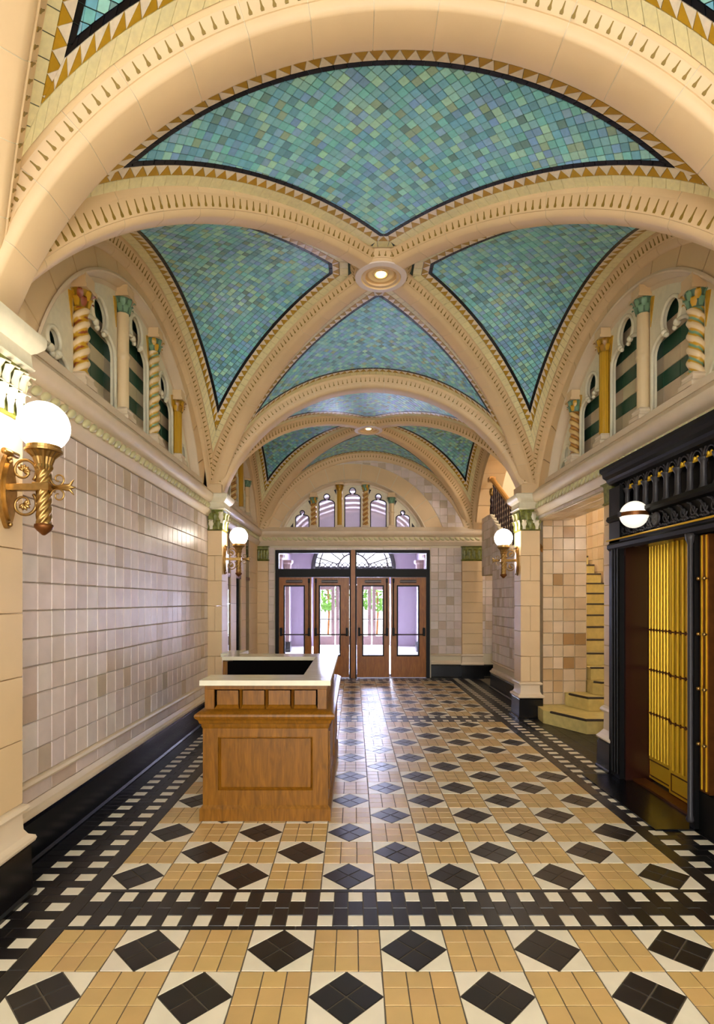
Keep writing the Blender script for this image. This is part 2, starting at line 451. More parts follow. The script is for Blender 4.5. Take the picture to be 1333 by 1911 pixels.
def vault_panel(parent, P, acc, individual=True, tile=.056):
    def mitre(k):
        def f(j): return lambda pts: (lambda d: d[:, j]-d[:, k])(P.D(pts))
        return [f(j) for j in range(4) if j != k]
    def emit(lst, poly, col):
        if area2(poly) > 2e-5: lst.append(([P.to3(*p) for p in poly], col))
    for k in range(4):
        for d0, d1, kind, step in ((0, BC, 'cream', .088), (BC, BC+BT, 'tri', .088), (BC+BT, BC+BT+BB, 'black', .075)):
            c0, c1 = P.curve(k, d0+.0015), P.curve(k, d1-.0015)
            L = np.concatenate([[0], np.cumsum(np.linalg.norm(np.diff(c0, axis=0), axis=1))])
            n = max(1, int(round(L[-1]/step))); e = np.linspace(0, L[-1], n+1)
            def at(c, l): return (float(np.interp(l, L, c[:, 0])), float(np.interp(l, L, c[:, 1])))
            for i in range(n):
                g = .0015; a, b = e[i]+g, e[i+1]-g; m = (a+b)/2
                if kind == 'tri':
                    e2 = e[i+1]+(e[i+1]-e[i])/2
                    cand = [('o', [at(c0, a), at(c0, b), at(c1, m)]), ('w', [at(c1, m+g), at(c1, min(e2-g, L[-1])), at(c0, b+g)])]
                    if i == 0: cand.append(('w', [at(c0, a), at(c1, m-g), at(c1, e[i])]))
                else: cand = [(kind, [at(c0, a), at(c0, b), at(c1, b), at(c1, a)])]
                for kd, poly in cand:
                    dd = P.D(poly)
                    if (dd[:, k] < -.03).all(): continue
                    for f in mitre(k):
                        if len(poly) > 2: poly = clip2(poly, f)
                    if len(poly) > 2:
                        emit(acc[kd], poly, {'cream': jit(CREAM, .04), 'o': jit(OCH, .08), 'w': jit(WTRI, .03), 'black': jit(BLB, .3)}[kd])
    off = BC+BT+BB+.002
    q = tile/math.sqrt(2); smax = P.dg[:, 0].max(); n = int((smax+P.T)/q)+3
    for i in range(-n, n+1):
        for j in range(-n, n+1):
            if (i+j) % 2: continue
            cx, cy = i*q, j*q
            if cy < P.t0 or cy > P.T or abs(cx) > smax: continue
            g = .0032
            poly = [(cx+q-g, cy), (cx, cy+q-g), (cx-q+g, cy), (cx, cy-q+g)]
            d = P.D(poly)-off
            if (d < 0).all(0).any(): continue
            if (d < 0).any():
                for k in range(4):
                    if len(poly) > 2 and (d[:, k] < 0).any(): poly = clip2(poly, lambda p, k=k: P.D(p)[:, k]-off)
            if len(poly) > 2: emit(acc['blue'], poly, jit(tuple(min(.9, c_*1.22) for c_ in R_.choices(BLUES, BW)[0]), .10))
def rib_paths(bay, kind, sg=(1, 1), y=None, lim=None):
    """returns points, lateral dirs, up dirs along a rib on the vault surface"""
    n = 97
    if kind == 'diag':
        r = np.linspace(.07, 1.02, n); x = r*AX; pts = [Vector((XC+sg[0]*a, bay.yc+sg[1]*rr*bay.b, float(bay.zA(a))+float(bay.g(rr)))) for a, rr in zip(x, r)]
        L = Vector((sg[1]*bay.b, -sg[0]*AX, 0)).normalized()
    elif kind == 'trans':
        th = np.linspace(-math.asin(2.19/RS), math.asin(2.19/RS), n*1); pts = [Vector((XC+RS*math.sin(t), y, ZC+RS*math.cos(t))) for t in th]
        L = Vector((0, 1, 0))
    else:
        m = bay.Ry*.948; th = np.linspace(-math.asin(m/bay.Ry), math.asin(m/bay.Ry), n)
        pts = [Vector((XC+sg[0]*2.333, bay.yc+bay.Ry*math.sin(t), ZC+RS*math.cos(t))) for t in th]
        L = Vector((1, 0, 0))
    ups = []
    for i in range(len(pts)):
        t = (pts[min(i+1, n-1)]-pts[max(i-1, 0)]).normalized(); u = L.cross(t).normalized()
        if u.z < 0 or (abs(u.z) < .3 and kind != 'x' and (pts[i]-Vector((XC, pts[i].y if kind == 'trans' else (bay.yc if bay else 0), 2))).dot(u) < 0): u = -u
        ups.append(u)
    # keep 'up' pointing away from the arch centre
    c = Vector((XC if kind != 'form' else pts[0].x, bay.yc if kind != 'trans' else y, ZC))
    ups = [u if (p-c).dot(u) > 0 else -u for p, u in zip(pts, ups)]
    return pts, [L]*len(pts), ups
def hsec(s, d, m):       # half section: soffit, cove, roll, dentil band, fillet; last number = share of the rise to the vault
    return [(0, -d, 0), (s-.014, -d, 0), (s-.004, -d*.965, 0), (s+.18*m, -d*.84, 0), (s+.30*m, -d*.68, 0), (s+.34*m, -d*.62, 0), (s+.44*m, -d*.61, 0), (s+.48*m, -d*.55, 0), (s+.86*m, -d*.16, .55), (s+.93*m, -d*.14, .6), (s+m, 0, 1), (s+m, .012, 1)]
SECS = {'trans': (.108, .14, .056), 'diag': (.062, .09, .075), 'form': (.118, .14, .075)}
HSEC = [(a, h) for a, h, k in hsec(*SECS['diag'])]
def surf_z(bay, x, y):
    dx_, dy_ = abs(x-XC), abs(y-bay.yc)
    if dy_/bay.b > dx_/AX: return float(bay.zA(dx_))+float(bay.g(dy_/bay.b))
    return float(bay.zB(dy_))+float(bay.g(dx_/AX))
def rib(parent, bay, kind, sg=(1, 1), y=None, name='rib', single_dentils=False, pitch=.06, seg=.31):
    pts, Ls, Us = rib_paths(bay, kind, sg, y)
    H = hsec(*SECS[kind]); wmax = H[-1][0]; n0 = len(pts)
    rise = {1: [0.0]*n0, -1: [0.0]*n0}
    if kind == 'diag':
        for i in range(n0):
            for sd in (1, -1):
                lo, hi = 0.0, .35
                for _ in range(12):
                    m = (lo+hi)/2; q = pts[i]+Ls[i]*(sd*wmax)+Us[i]*m
                    if q.z < surf_z(bay, q.x, q.y): lo = m
                    else: hi = m
                rise[sd][i] = min(lo, .16)
    d = [0.0]
    for i in range(1, len(pts)): d.append(d[-1]+((pts[i]-Us[i]*.13)-(pts[i-1]-Us[i-1]*.13)).length)
    n = max(3, round(d[-1]/seg)); d = np.array(d)
    P = np.array([list(p) for p in pts]); U = np.array([list(u) for u in Us])
    def at(l):
        p = Vector([float(np.interp(l, d, P[:, k])) for k in range(3)]); u = Vector([float(np.interp(l, d, U[:, k])) for k in range(3)]).normalized(); return p, u
    def section(l, sc=1.0):
        r1, r2 = float(np.interp(l, d, rise[1])), float(np.interp(l, d, rise[-1]))
        return [(-a*sc, (h*sc)+k*r2) for a, h, k in reversed(H)]+[(a*sc, (h*sc)+k*r1) for a, h, k in H[1:]]+[(wmax*.5, .05+r1), (-wmax*.5, .05+r2)]
    def swp(mb, ls, sc=1.0):
        m = len(section(0)); vs = []
        for l in ls:
            p, u = at(l)
            vs += [p+Ls[0]*a+u*h for a, h in section(l, sc)]
        fs = [(j*m+k, j*m+(k+1) % m, (j+1)*m+(k+1) % m, (j+1)*m+k) for j in range(len(ls)-1) for k in range(m)]
        fs += [tuple(range(m)), tuple((len(ls)-1)*m+k for k in range(m-1, -1, -1))]
        mb._add(vs, fs)
    core = MB(); swp(core, np.linspace(0, d[-1], 80), .975)
    r = core.build(name, M['joint'], parent, ang=35)
    for k in range(n):
        mb = MB(); swp(mb, np.linspace(d[-1]*k/n+.002, d[-1]*(k+1)/n-.002, 7)); mb.build('rib_block', M['stone'], r, ang=35)
    # drop-shaped dentil recesses on both moulded sides
    A0, A1 = H[7], H[8]
    acc = MB(); m = int(d[-1]/pitch)
    for side in (1, -1):
        for i in range(m):
            l = (i+.5)*pitch; p, u = at(l); q, _ = at(l+.01); t = (q-p).normalized(); Lv = Ls[0]*side
            rs_ = float(np.interp(l, d, rise[side]))
            e0 = Lv*A0[0]+u*A0[1]; e1 = Lv*A1[0]+u*(A1[1]+A1[2]*rs_); nrm = (Lv-u*.6).normalized()
            hs = [(.06, .008), (.2, .010), (.42, .005), (.92, .0025)]
            vs = [p+e0.lerp(e1, f)+nrm*.003+t*w_ for f, w_ in hs]+[p+e0.lerp(e1, f)+nrm*.003-t*w_ for f, w_ in reversed(hs)]
            tgt = acc
            one = single_dentils and side == single_dentils and score(vs) > 55
            if one: tgt = MB()
            vb = [v-nrm*.007 for v in vs]
            tgt._add(vs+vb, [tuple(range(8))]+[(a_, (a_+1) % 8, (a_+1) % 8+8, a_+8) for a_ in range(8)])
            if one: tgt.build('dentil', M['dent'], r)
    o = acc.build('dentil_row', M['dent'], r); o['kind'] = 'stuff'
    return r
BAYS = {0: Bay(Y1-2.395, 2.395, .10), 1: Bay((Y1+Y2)/2, (Y2-Y1)/2, .10), 2: Bay(9.55, 1.95, .0)}
CEIL = {}
LBL = {0: 'turquoise tiled groin vault overhead, nearest the viewer, cut by the top edge', 1: 'large turquoise tiled groin vault over the reception desk with gold triangle edging',
       2: 'farther turquoise tiled groin vault before the glazed entrance doors'}
for bi, bay in BAYS.items():
    top = MB()
    top.box(XL-.4, XR+.4, bay.yc-bay.b+(.0 if bi else -1.5), min(bay.yc+bay.b, 11.5), 5.15, 5.3)  # unseen roof slab added above the vault to keep sky light out
    ce = top.build('ceiling', M['joint']); tag(ce, LBL[bi], 'ceiling', kind='structure'); CEIL[bi] = ce
    shell = MB(); acc = {k: [] for k in ('cream', 'o', 'w', 'black', 'blue')}
    for side in 'NSEW':
        hwA = .165 if side in 'NS' else .06
        P = Panel(bay, side, hwA)
        NU, NV = 48, 32; base = len(shell.v); vs = []
        for v in range(NV+1):
            t = P.T*1.04*v/NV; m = float(np.interp(t, P.dg[:, 1], P.dg[:, 0])) if t <= P.T*1.03 else P.dg[-1, 0]
            for u in range(NU+1):
                q = P.to3(m*(2*u/NU-1), t); vs.append(q+(q-Vector((XC, bay.yc, 1.2))).normalized()*.02)
        fs = [(v*(NU+1)+u, v*(NU+1)+u+1, (v+1)*(NU+1)+u+1, (v+1)*(NU+1)+u) for v in range(NV) for u in range(NU)]
        shell._add(vs, fs)
        vault_panel(ce, P, acc)
    shell.build('vault_shell', M['vgrout'], ce, smooth=True)
    IN = lambda c, bay=bay: Vector((XC, bay.yc, 1.5))-c
    mp = 8.5 if bi < 2 else 30
    for kd, nm in (('blue', 'blue_tile'), ('cream', 'cream_edge_tile'), ('o', 'gold_triangle'), ('w', 'white_triangle'), ('black', 'black_edge_tile')):
        pieces(ce, nm, acc[kd], M['vtile'], IN, .005, .0015, limit=300, minpx=mp if kd != 'black' else mp*.7)
    for sx in (1, -1):
        for sy in (1, -1):
            rib(ce, bay, 'diag', (sx, sy), name='diagonal_rib')
        rib(ce, bay, 'form', (sx, 1), name='wall_rib')
    # boss
    zb = ZC+RS+bay.dome
    bm = MB(); prof = [(.30, zb+.05)]+[(.155+a, zb+h) for a, h in reversed(HSEC)]+[(.15, zb-.09)]
    bm.lathe(prof, XC, bay.yc, 40, cap=False); bo = bm.build('boss', M['stone'], ce, ang=35)
    dm = MB(); e0, e1 = HSEC[7], HSEC[8]
    for k in range(30):
        t = 2*PI*k/30; c_, s_ = math.cos(t), math.sin(t); vs = []
        for f, w_ in ((.06, .008), (.2, .010), (.42, .005), (.92, .0025), (.92, -.0025), (.42, -.005), (.2, -.010), (.06, -.008)):
            rr = .158+e0[0]+(e1[0]-e0[0])*f; vs.append((XC+rr*c_-w_*s_, bay.yc+rr*s_+w_*c_, zb-.002+e0[1]+(e1[1]-e0[1])*f))
        dm._add(vs, [tuple(range(8))])
    dm.build('boss_dentil_row', M['dent'], bo)['kind'] = 'stuff'
    q = zb-.09
    rm = MB(); rm.lathe([(.245, q+.004), (.245, q-.008), (.19, q-.012), (.185, q+.004)], XC, bay.yc, 40, cap=False); rm.build('boss_rim', M['bossrim'], bo, ang=40)
    im = MB(); im.lathe([(.188, q-.01), (.18, q), (.168, q+.03), (.138, q+.035), (.128, q+.022), (.112, q+.02), (.1, q+.03), (.075, q+.038), (.068, q+.024), (.058, q+.022), (.045, q+.034)], XC, bay.yc, 40, cap=False)
    im.build('boss_bowl', M['bossin'], bo, ang=50)
    lm = MB(); lm.lathe([(.047, q+.034), (.04, q+.018), (.02, q+.012), (.001, q+.01)], XC, bay.yc, 24); lm.build('boss_lamp', M['bosslamp'], bo, smooth=True)
rib(CEIL[1], BAYS[1], 'trans', y=Y1, name='transverse_rib', single_dentils=-1)
rib(CEIL[1], BAYS[1], 'trans', y=Y2, name='transverse_rib')
rib(CEIL[2], BAYS[2], 'trans', y=11.5, name='transverse_rib')
rib(CEIL[0], BAYS[0], 'trans', y=Y1-4.79, name='transverse_rib')

# ------------------------------------------------------------------ walls
WT = [lin(*c) for c in ((230, 214, 204), (226, 208, 198), (220, 202, 190), (232, 218, 210), (208, 186, 166), (226, 210, 202))]
WTW = [5, 5, 3, 4, 1, 4]
BRN = [lin(*c) for c in ((222, 196, 160), (216, 188, 150), (176, 138, 88), (204, 172, 126), (228, 204, 172))]
def grid(items, F, a0, a1, na, z0, z1, nz, pal=WT, wts=WTW, g=.0025, clipf=None, ja=.05, stagger=False, dark=0.0):
    for i in range(na):
        for j in range(nz):
            aa, ab = a0+(a1-a0)*i/na+g, a0+(a1-a0)*(i+1)/na-g; za, zb = z0+(z1-z0)*j/nz+g, z0+(z1-z0)*(j+1)/nz-g
            poly = [(aa, za), (ab, za), (ab, zb), (aa, zb)]
            if clipf:
                poly = clip2(poly, clipf)
                if area2(poly) < 2e-4: continue
            col = jit(R_.choices(pal, wts)[0], ja)
            if R_.random() < dark: col = jit(lin(200, 180, 156), .08)
            items.append(([F(a, z) for a, z in poly], col))
def wallF(x): return lambda a, z: Vector((x, a, z))
def endF(y): return lambda a, z: Vector((a, y, z))
# left wall, near bay
wl = MB(); wl.box(XL-.25, XL-.012, -2.0, 7.7, 0, 3.12); wl.box(-2.75, -2.5, -2.0, 12.0, -.1, 5.3); wall_left = wl.build('wall_left', M['wjoint'])  # the outer full-height box is an unseen shell added against light leaks
tag(wall_left, 'left corridor wall of glossy pillowed cream tiles behind the reception desk', 'wall', kind='structure')
it = []; grid(it, wallF(XL-.008), 2.96, 7.46, 28, .497, 2.74, 13, dark=.05)
pieces(wall_left, 'wall_tile', it, M['tile'], lambda c: Vector((1, 0, 0)), .008, .006, limit=330, minpx=6)
it = []; grid(it, wallF(XL-.006), 2.96, 7.46, 14, .362, .452, 1)
pieces(wall_left, 'low_tile', it, M['tile'], lambda c: Vector((1, 0, 0)), .006, .004, limit=60, minpx=6)
def prof_run(mb, prof, y0, y1, x, sgn):          # moulding along Y; prof (outset, z)
    mb.sweep([Vector((x, y0, 0)), Vector((x, y1, 0))], [(o*sgn, z) for o, z in prof]+[(-.05*sgn, prof[-1][1]), (-.05*sgn, prof[0][1])], [Vector((1, 0, 0))]*2, [Vector((0, 0, 1))]*2)
def prof_runx(mb, prof, x0, x1, y):
    mb.sweep([Vector((x0, y, 0)), Vector((x1, y, 0))], [(-o, z) for o, z in prof]+[(.05, prof[-1][1]), (.05, prof[0][1])], [Vector((0, 1, 0))]*2, [Vector((0, 0, 1))]*2)
BASEP = [(.05, 0.0), (.05, .015), (.035, .03), (.03, .25), (.02, .276)]
SKIRT = [(.02, .276), (.045, .285), (.05, .30), (.045, .315), (.02, .325), (.012, .345), (.0, .36)]
TORUS = [(0, .452), (.02, .458), (.028, .474), (.02, .49), (0, .497)]
CORN = [(0, 2.74), (.012, 2.745), (.02, 2.77), (.05, 2.80), (.055, 2.825), (.03, 2.835), (.03, 2.925), (.06, 2.935), (.09, 2.97), (.10, 3.005), (.10, 3.03), (.05, 3.08), (.0, 3.13)]
def run_set(side, x, sgn, y0, y1, nm):
    b = MB(); prof_run(b, BASEP, y0, y1, x, sgn); o = b.build('baseboard_'+nm, M['black']); return o
bl = run_set('l', XL, 1, 2.97, 7.45, 'left'); tag(bl, 'glossy black tile baseboard along the left wall behind the desk', 'baseboard', kind='structure')
TR = [0]
def trim(label, mb, mat, ang=40, cat='trim'):
    TR[0] += 1; o = mb.build('trim_%d' % TR[0], mat, ang=ang); return tag(o, label, cat, kind='structure')
def beads_y(parent, x, sgn, y0, y1, z=2.88, pitch=.105):
    bm = MB(); bm.ball((0, 0, 0), 1, 8, 6); me = bm.mesh('bead', True); me.materials.append(M['bead'])
    n = int((y1-y0)/pitch)
    for i in range(n):
        o = link('bead', me, None, parent); o.location = (x+sgn*.034, y0+(i+.5)*pitch, z); o.scale = (.024, .06, .03); o.rotation_euler = (.55*sgn, 0, 0)
def beads_x(parent, y, x0, x1, z=2.88, pitch=.105):
    bm = MB(); bm.ball((0, 0, 0), 1, 8, 6); me = bm.mesh('bead', True); me.materials.append(M['bead'])
    for i in range(int((x1-x0)/pitch)):
        o = link('bead', me, None, parent); o.location = (x0+(i+.5)*pitch, y-.034, z); o.scale = (.06, .024, .03); o.rotation_euler = (0, .55, 0)
m_ = MB(); prof_run(m_, SKIRT, 2.97, 7.45, XL, 1); trim('moulded cream skirting above the black baseboard of the left wall', m_, M['stone2'])
m_ = MB(); prof_run(m_, TORUS, 2.97, 7.45, XL, 1); trim('thin rounded cream rail above the skirting of the left wall', m_, M['stone2'])
m_ = MB(); prof_run(m_, CORN, 2.95, 7.46, XL, 1); t_ = trim('cream moulded cornice with beads under the left arcade', m_, M['stone2'], cat='cornice'); beads_y(t_, XL, 1, 3.0, 7.42)

# ------------------------------------------------------------------ lunette arcades
def keyhole(cx, wd, z0, zs, re, n=14, nk=.42):
    nw = re*nk; pts = [(cx-wd, z0), (cx+wd, z0)]
    hs = wd*.62
    for k in range(6):
        t = PI/2*k/5; pts.append((cx+nw+(wd-nw)*math.cos(t), zs+hs*math.sin(t)*.75))
    ze = zs+hs*.75+re*math.cos(math.asin(nk))+.006; a0 = -PI/2+math.asin(nk)
    for k in range(n+1):
        a = a0+(2*PI-2*math.asin(nk))*k/n; pts.append((cx+re*math.cos(a), ze+re*math.sin(a)))
    for k in range(6):
        t = PI/2*(1-k/5); pts.append((cx-nw-(wd-nw)*math.cos(t), zs+hs*math.sin(t)*.75))
    return pts, ze
def colour_lathe(mb, prof_r, z0, z1, F, fn, cf, n=28, m=60):
    vs = []; cs = []
    for j in range(m+1):
        z = z0+(z1-z0)*j/m
        for k in range(n):
            t = 2*PI*k/n; r = prof_r*fn(t, z); vs.append(F(r*math.cos(t), r*math.sin(t), z)); cs.append(cf(t, z))
    fs = [(j*n+k, j*n+(k+1) % n, (j+1)*n+(k+1) % n, (j+1)*n+k) for j in range(m) for k in range(n)]
    o = len(mb.v); mb.v += [tuple(v) for v in vs]; mb.f += [tuple(i+o for i in f) for f in fs]; mb.c += cs
M['col'] = mk('painted_column', None, .32)
CST = lin(232, 206, 160); CY = lin(206, 158, 36); CG = lin(120, 160, 128); CR = lin(150, 74, 36); CW = lin(240, 228, 200)
def column(parent, Fr, a, d, z0, z1, style, ztop, big=True):
    """Fr(a,d,z) frame; column centred at a,d"""
    F = lambda x, y, z: Fr(a+x, d+y, z)
    col = MB(); r = .052
    sz0, sz1 = z0+.10, z1
    if style == 'plain':
        colour_lathe(col, r, sz0, sz1, F, lambda t, z: 1+.04*math.cos(8*t)+(.22 if abs(z-(sz0+sz1)/2-.05) < .012 else 0), lambda t, z: CST, 24, 40)
    elif style == 'flute':
        colour_lathe(col, r, sz0, sz1, F, lambda t, z: 1-.12*abs(math.cos(6*t)), lambda t, z: CY if abs(math.cos(6*t)) < .8 else tuple(x*.72 for x in CY), 48, 4)
    else:
        tw = 2*PI/.10
        c1, c2 = {'red': (CR, CY), 'greeny': (CG, CY), 'brown': (lin(196, 140, 62), lin(150, 100, 44))}[style]
        def ph(t, z): return (2*t-tw*z) % (2*PI)
        def cf(t, z):
            p = ph(t, z)
            if p < 1.5 or p > 2*PI-1.5: return CST if style != 'brown' else lin(220, 186, 120)
            if 2.5 < p < 3.8: return c1 if (style != 'red' or (z*16) % 1 < .6) else c2
            return c2
        colour_lathe(col, r*1.08, sz0, sz1, F, lambda t, z: 1+.17*math.cos(ph(t, z)), cf, 32, 70)
    co = col.build('column', M['col'], parent, smooth=True)
    ba = MB(); ba.v = []; 
    lv = [(.085, z0), (.085, z0+.035), (.07, z0+.05), (.064, z0+.075), (.07, z0+.09), (.056, z0+.11)]
    vs = [F(s1*r_, s2*r_, z) for r_, z in lv for s1, s2 in ((-1, -1), (1, -1), (1, 1), (-1, 1))]
    ba._add(vs, [(k*4+i, k*4+(i+1) % 4, k*4+4+(i+1) % 4, k*4+4+i) for k in range(len(lv)-1) for i in range(4)]); ba.build('column_base', M['stone2'], co)
    cp = MB(); gc, yc_ = (CG, CY) if style in ('plain', 'brown', 'greeny') else (CY, CR if style == 'red' else lin(170, 120, 30))
    hh = .125; cp.cur = tuple(x*.55 for x in gc)
    n = 16; pr = [(.052, z1), (.056, z1+.03), (.066, z1+.08), (.078, z1+hh)]
    cp._add([F(rr*math.cos(2*PI*k/n), rr*math.sin(2*PI*k/n), z) for rr, z in pr for k in range(n)], [(j*n+k, j*n+(k+1) % n, (j+1)*n+(k+1) % n, (j+1)*n+k) for j in range(3) for k in range(n)])
    for row, (zb_, hl, rr, cnt, ofs) in enumerate(((z1+.005, .06, .058, 8, 0), (z1+.05, .065, .068, 8, .5))):
        for k in range(cnt):
            t = 2*PI*(k+ofs)/cnt; ct, s_ = math.cos(t), math.sin(t)
            cp.cur = gc if (k+row) % 2 == 0 or style in ('plain',) else yc_
            w2 = .022; L = [(0, 0, .6), (.006, hl*.5, 1), (.014, hl*.85, .9), (.03, hl, .55), (.034, hl*.82, .25)]
            vs = []
            for o_, z_, ww in L:
                for sg in (-1, 0, 1):
                    x = (rr+o_+(0.004 if sg == 0 else 0)); vs.append(F(x*ct-sg*w2*ww*s_, x*s_+sg*w2*ww*ct, zb_+z_))
            cp._add(vs, [(3*j+i, 3*j+i+1, 3*j+4+i, 3*j+3+i) for j in range(4) for i in range(2)])
    cp.build('capital', M['col'], co, smooth=True)
    ab = MB(); ab.box(-.085, .085, -.085, .085, z1+hh, z1+hh+.03, F); ab.box(-.07, .07, -.07, .1, z1+hh+.03, ztop, F); ab.build('impost', M['stone'], co)
def lunette(name, label, Fr, a0, sp, zc, R, sill, styles, glazed, R2, toward, inner_only=False, minpx=9):
    ln = empty(name, (0, 0, 0), 0, label, 'window', kind='structure')
    zin = lambda a, rr=R: zc+math.sqrt(max(rr*rr-(a-a0)**2, 0))
    # voussoir ring
    th = math.acos((sill-.05-zc)/R2); nb = 13
    for k in range(nb):
        t0, t1 = -th+2*th*k/nb+.003, -th+2*th*(k+1)/nb-.003
        out = []
        for rr, rng in ((R, np.linspace(t0, t1, 6)), (R2, np.linspace(t1, t0, 6))):
            for t in rng: out.append((a0+rr*math.sin(t), max(zc+rr*math.cos(t), sill-.06)))
        if area2(out) < .002: continue
        mb = MB(); mb.plate(out, [], 0, .34, Fr); mb.build('arch_block', M['stone'], ln, ang=30)
    # moulded inner ring
    th = math.acos((sill-zc)/R); n = 48; path = []; lat = []; ups = []
    P0 = Vector(Fr(0, 0, 0)); ea = Vector(Fr(1, 0, 0))-P0; ed = Vector(Fr(0, 1, 0))-P0
    for k in range(n+1):
        t = -th+2*th*k/n; path.append(Vector(Fr(a0+R*math.sin(t), 0, zc+R*math.cos(t)))); lat.append(ed); ups.append(ea*math.sin(t)+Vector((0, 0, 1))*math.cos(t))
    mm = MB(); mm.sweep(path, [(-.012, .03), (-.02, .012), (-.012, 0), (.02, -.008), (.05, -.03), (.075, -.032), (.08, -.07), (.16, -.075), (.16, .03)], lat, ups); mm.build('arch_moulding', M['stone2'], ln, ang=40)
    # sill
    sb = MB(); e = math.sqrt(R*R-(sill-zc)**2)+.1; sb.box(a0-e, a0+e, -.03, .34, sill-.06, sill, Fr); sb.build('window_sill', M['stone2'], ln)
    RI = R-.07
    # striped tile back or glass
    if not glazed:
        nr = 10; hrow = .135; items_g, items_b = [], []
        for j in range(nr):
            za, zb_ = sill+j*hrow+.002, sill+(j+1)*hrow-.002
            x = a0-1.9; jj = 0
            while x < a0+1.9:
                wd_ = .24; poly = [(x+.002, za), (x+wd_-.002, za), (x+wd_-.002, zb_), (x+.002, zb_)]
                poly = clip2(poly, lambda p: RI+.05-np.hypot(p[:, 0]-a0, p[:, 1]-zc))
                if area2(poly) > 1e-4:
                    (items_g if j % 2 == 0 else items_b).append(([Vector(Fr(a, .185, z)) for a, z in poly], jit(lin(44, 84, 66) if j % 2 == 0 else lin(214, 194, 160), .12)))
                x += wd_
        pieces(ln, 'green_tile', items_g, M['tile'], toward, .004, .002, minpx=minpx)
        pieces(ln, 'beige_tile', items_b, M['tile'], toward, .004, .002, minpx=minpx)
        bk = MB(); bk.plate([(a0+(RI+.06)*math.sin(t), max(sill-.02, zc+(RI+.06)*math.cos(t))) for t in np.linspace(-1.45, 1.45, 40)], [], .188, .32, Fr); bk.build('window_back', M['joint'], ln)
    # columns
    cl = [a0+(i-1.5)*sp for i in range(4)]
    for i, a in enumerate(cl):
        if styles[i] is None: continue
        top = zin(a, RI) ; cz = (4.11 if abs(a-a0) < sp else 3.76) if not glazed else (3.88 if abs(a-a0) < sp else 3.62)
        column(ln, Fr, a, .05 if not glazed else .03, sill, cz, styles[i], top+.05)
    # tracery cells
    cw = .052
    for i in range(5):
        lo = a0+(i-2.5)*sp+cw if i > 0 else a0-math.sqrt(RI*RI-(sill-zc)**2)+.01
        hi = a0+(i-1.5)*sp-cw if i < 4 else a0+math.sqrt(RI*RI-(sill-zc)**2)-.01
        tops = [(a, zin(a, RI)) for a in np.linspace(hi, lo, 14)]
        outer = [(lo, sill), (hi, sill)]+[t for t in tops if t[1] > sill+.012]
        if i == 0: cx = hi-.19*sp/.54; wd = .14*sp/.54
        elif i == 4: cx = lo+.19*sp/.54; wd = .14*sp/.54
        else: cx = (lo+hi)/2; wd = (hi-lo)/2-(.055 if glazed else .04)
        re = ({0: .045, 4: .045, 1: .062, 3: .062, 2: .066} if glazed else {0: .085, 4: .085, 1: .135, 3: .135, 2: .14})[i]; nk = .42 if glazed else .74
        edge = cx-re if i < 2 else cx+re
        far = min(zin(cx-re-.02, RI), zin(cx+re+.02, RI))
        zs = far-(.06 if glazed else .04)-re-re*math.sqrt(1-nk*nk)-wd*.47
        kh, ze = keyhole(cx, wd, sill+.03, zs, re, 14, nk)
        pl = MB(); 
        if glazed: pl.plate(outer, [kh], .10, .15, Fr)
        else: pl.plate(outer, [kh], .08, .12, Fr)
        pl_o = pl.build('tracery', M['ivory'], ln, ang=35)
        tb = MB(); tb.tube([Fr(a, .10 if glazed else .08, z) for a, z in kh], .012 if glazed else .018, 6, closed=True)
        tb.build('lead_frame' if glazed else 'tracery_roll', M['lead'] if glazed else M['ivory'], pl_o, smooth=True)
        if not glazed:
            cu = MB()
            for sg in (-1, 1):
                for q, rr in ((0, .03), (1, .022)):
                    c3 = Fr(cx+sg*(re*nk-.012-q*.028), .075, zs+wd*.465-.012-q*.03); cu.ball(c3, rr, 8, 5)
            cu.build('cusp', M['ivory'], pl_o, smooth=True)
        else:
            gp = MB(); gp.plate(kh, [], .118, .124, Fr); gp.build('pane', M['frost'], pl_o)
        # small spandrel triangles
        for sg in (-1, 1):
            xx = (lo if sg < 0 else hi)
            top_ = zin(xx, RI)
            if top_ < sill+.25: 
                if glazed:
                    bx = cx+(wd+.05)*sg; tri = [(bx, sill+.03), (bx+sg*.10, sill+.03), (bx, sill+.17)]
                else: continue
            else:
                hgt = .12 if glazed else .26; bw_ = .05 if glazed else .06
                if i == 2 and glazed: continue
                if glazed and ((i < 2 and sg < 0) or (i > 2 and sg > 0)): continue
                b_ = xx-sg*.018; tt = top_-.05; tri = [(b_, tt), (b_, tt-hgt), (b_-sg*bw_, tt-.02)]
            sp_ = MB(); sp_.plate(tri, [],   .092 if glazed else .074, .11 if glazed else .09, Fr); sp_.build('spandrel', M['lead'] if glazed else M['ochre'], pl_o)
    return ln
FrL = lambda a, d, z: (XL-d, a, z)
FrR = lambda a, d, z: (XR+d, a, z)
FrE = lambda a, d, z: (a, YE+d, z)
lunette('window_1', 'blind arched arcade with green striped tiles above the left wall near the desk', FrL, 5.205, .745, 2.476, 1.92, 3.17, ['red', 'plain', 'greeny', 'flute'], False, 2.6, lambda c: Vector((1, 0, 0)), minpx=7)
lunette('window_2', 'blind arched arcade with green striped tiles above the elevator', FrR, 5.205, .745, 2.476, 1.92, 3.17, ['greeny', 'plain', 'flute', 'brown'], False, 2.6, lambda c: Vector((-1, 0, 0)), minpx=7)
lunette('window_3', 'blind arcade high on the left wall just past the far left globe lamp', FrL, 9.55, .61, 2.476, 1.70, 3.17, ['brown', 'brown', 'flute', 'plain'], False, 2.4, lambda c: Vector((1, 0, 0)), minpx=12)
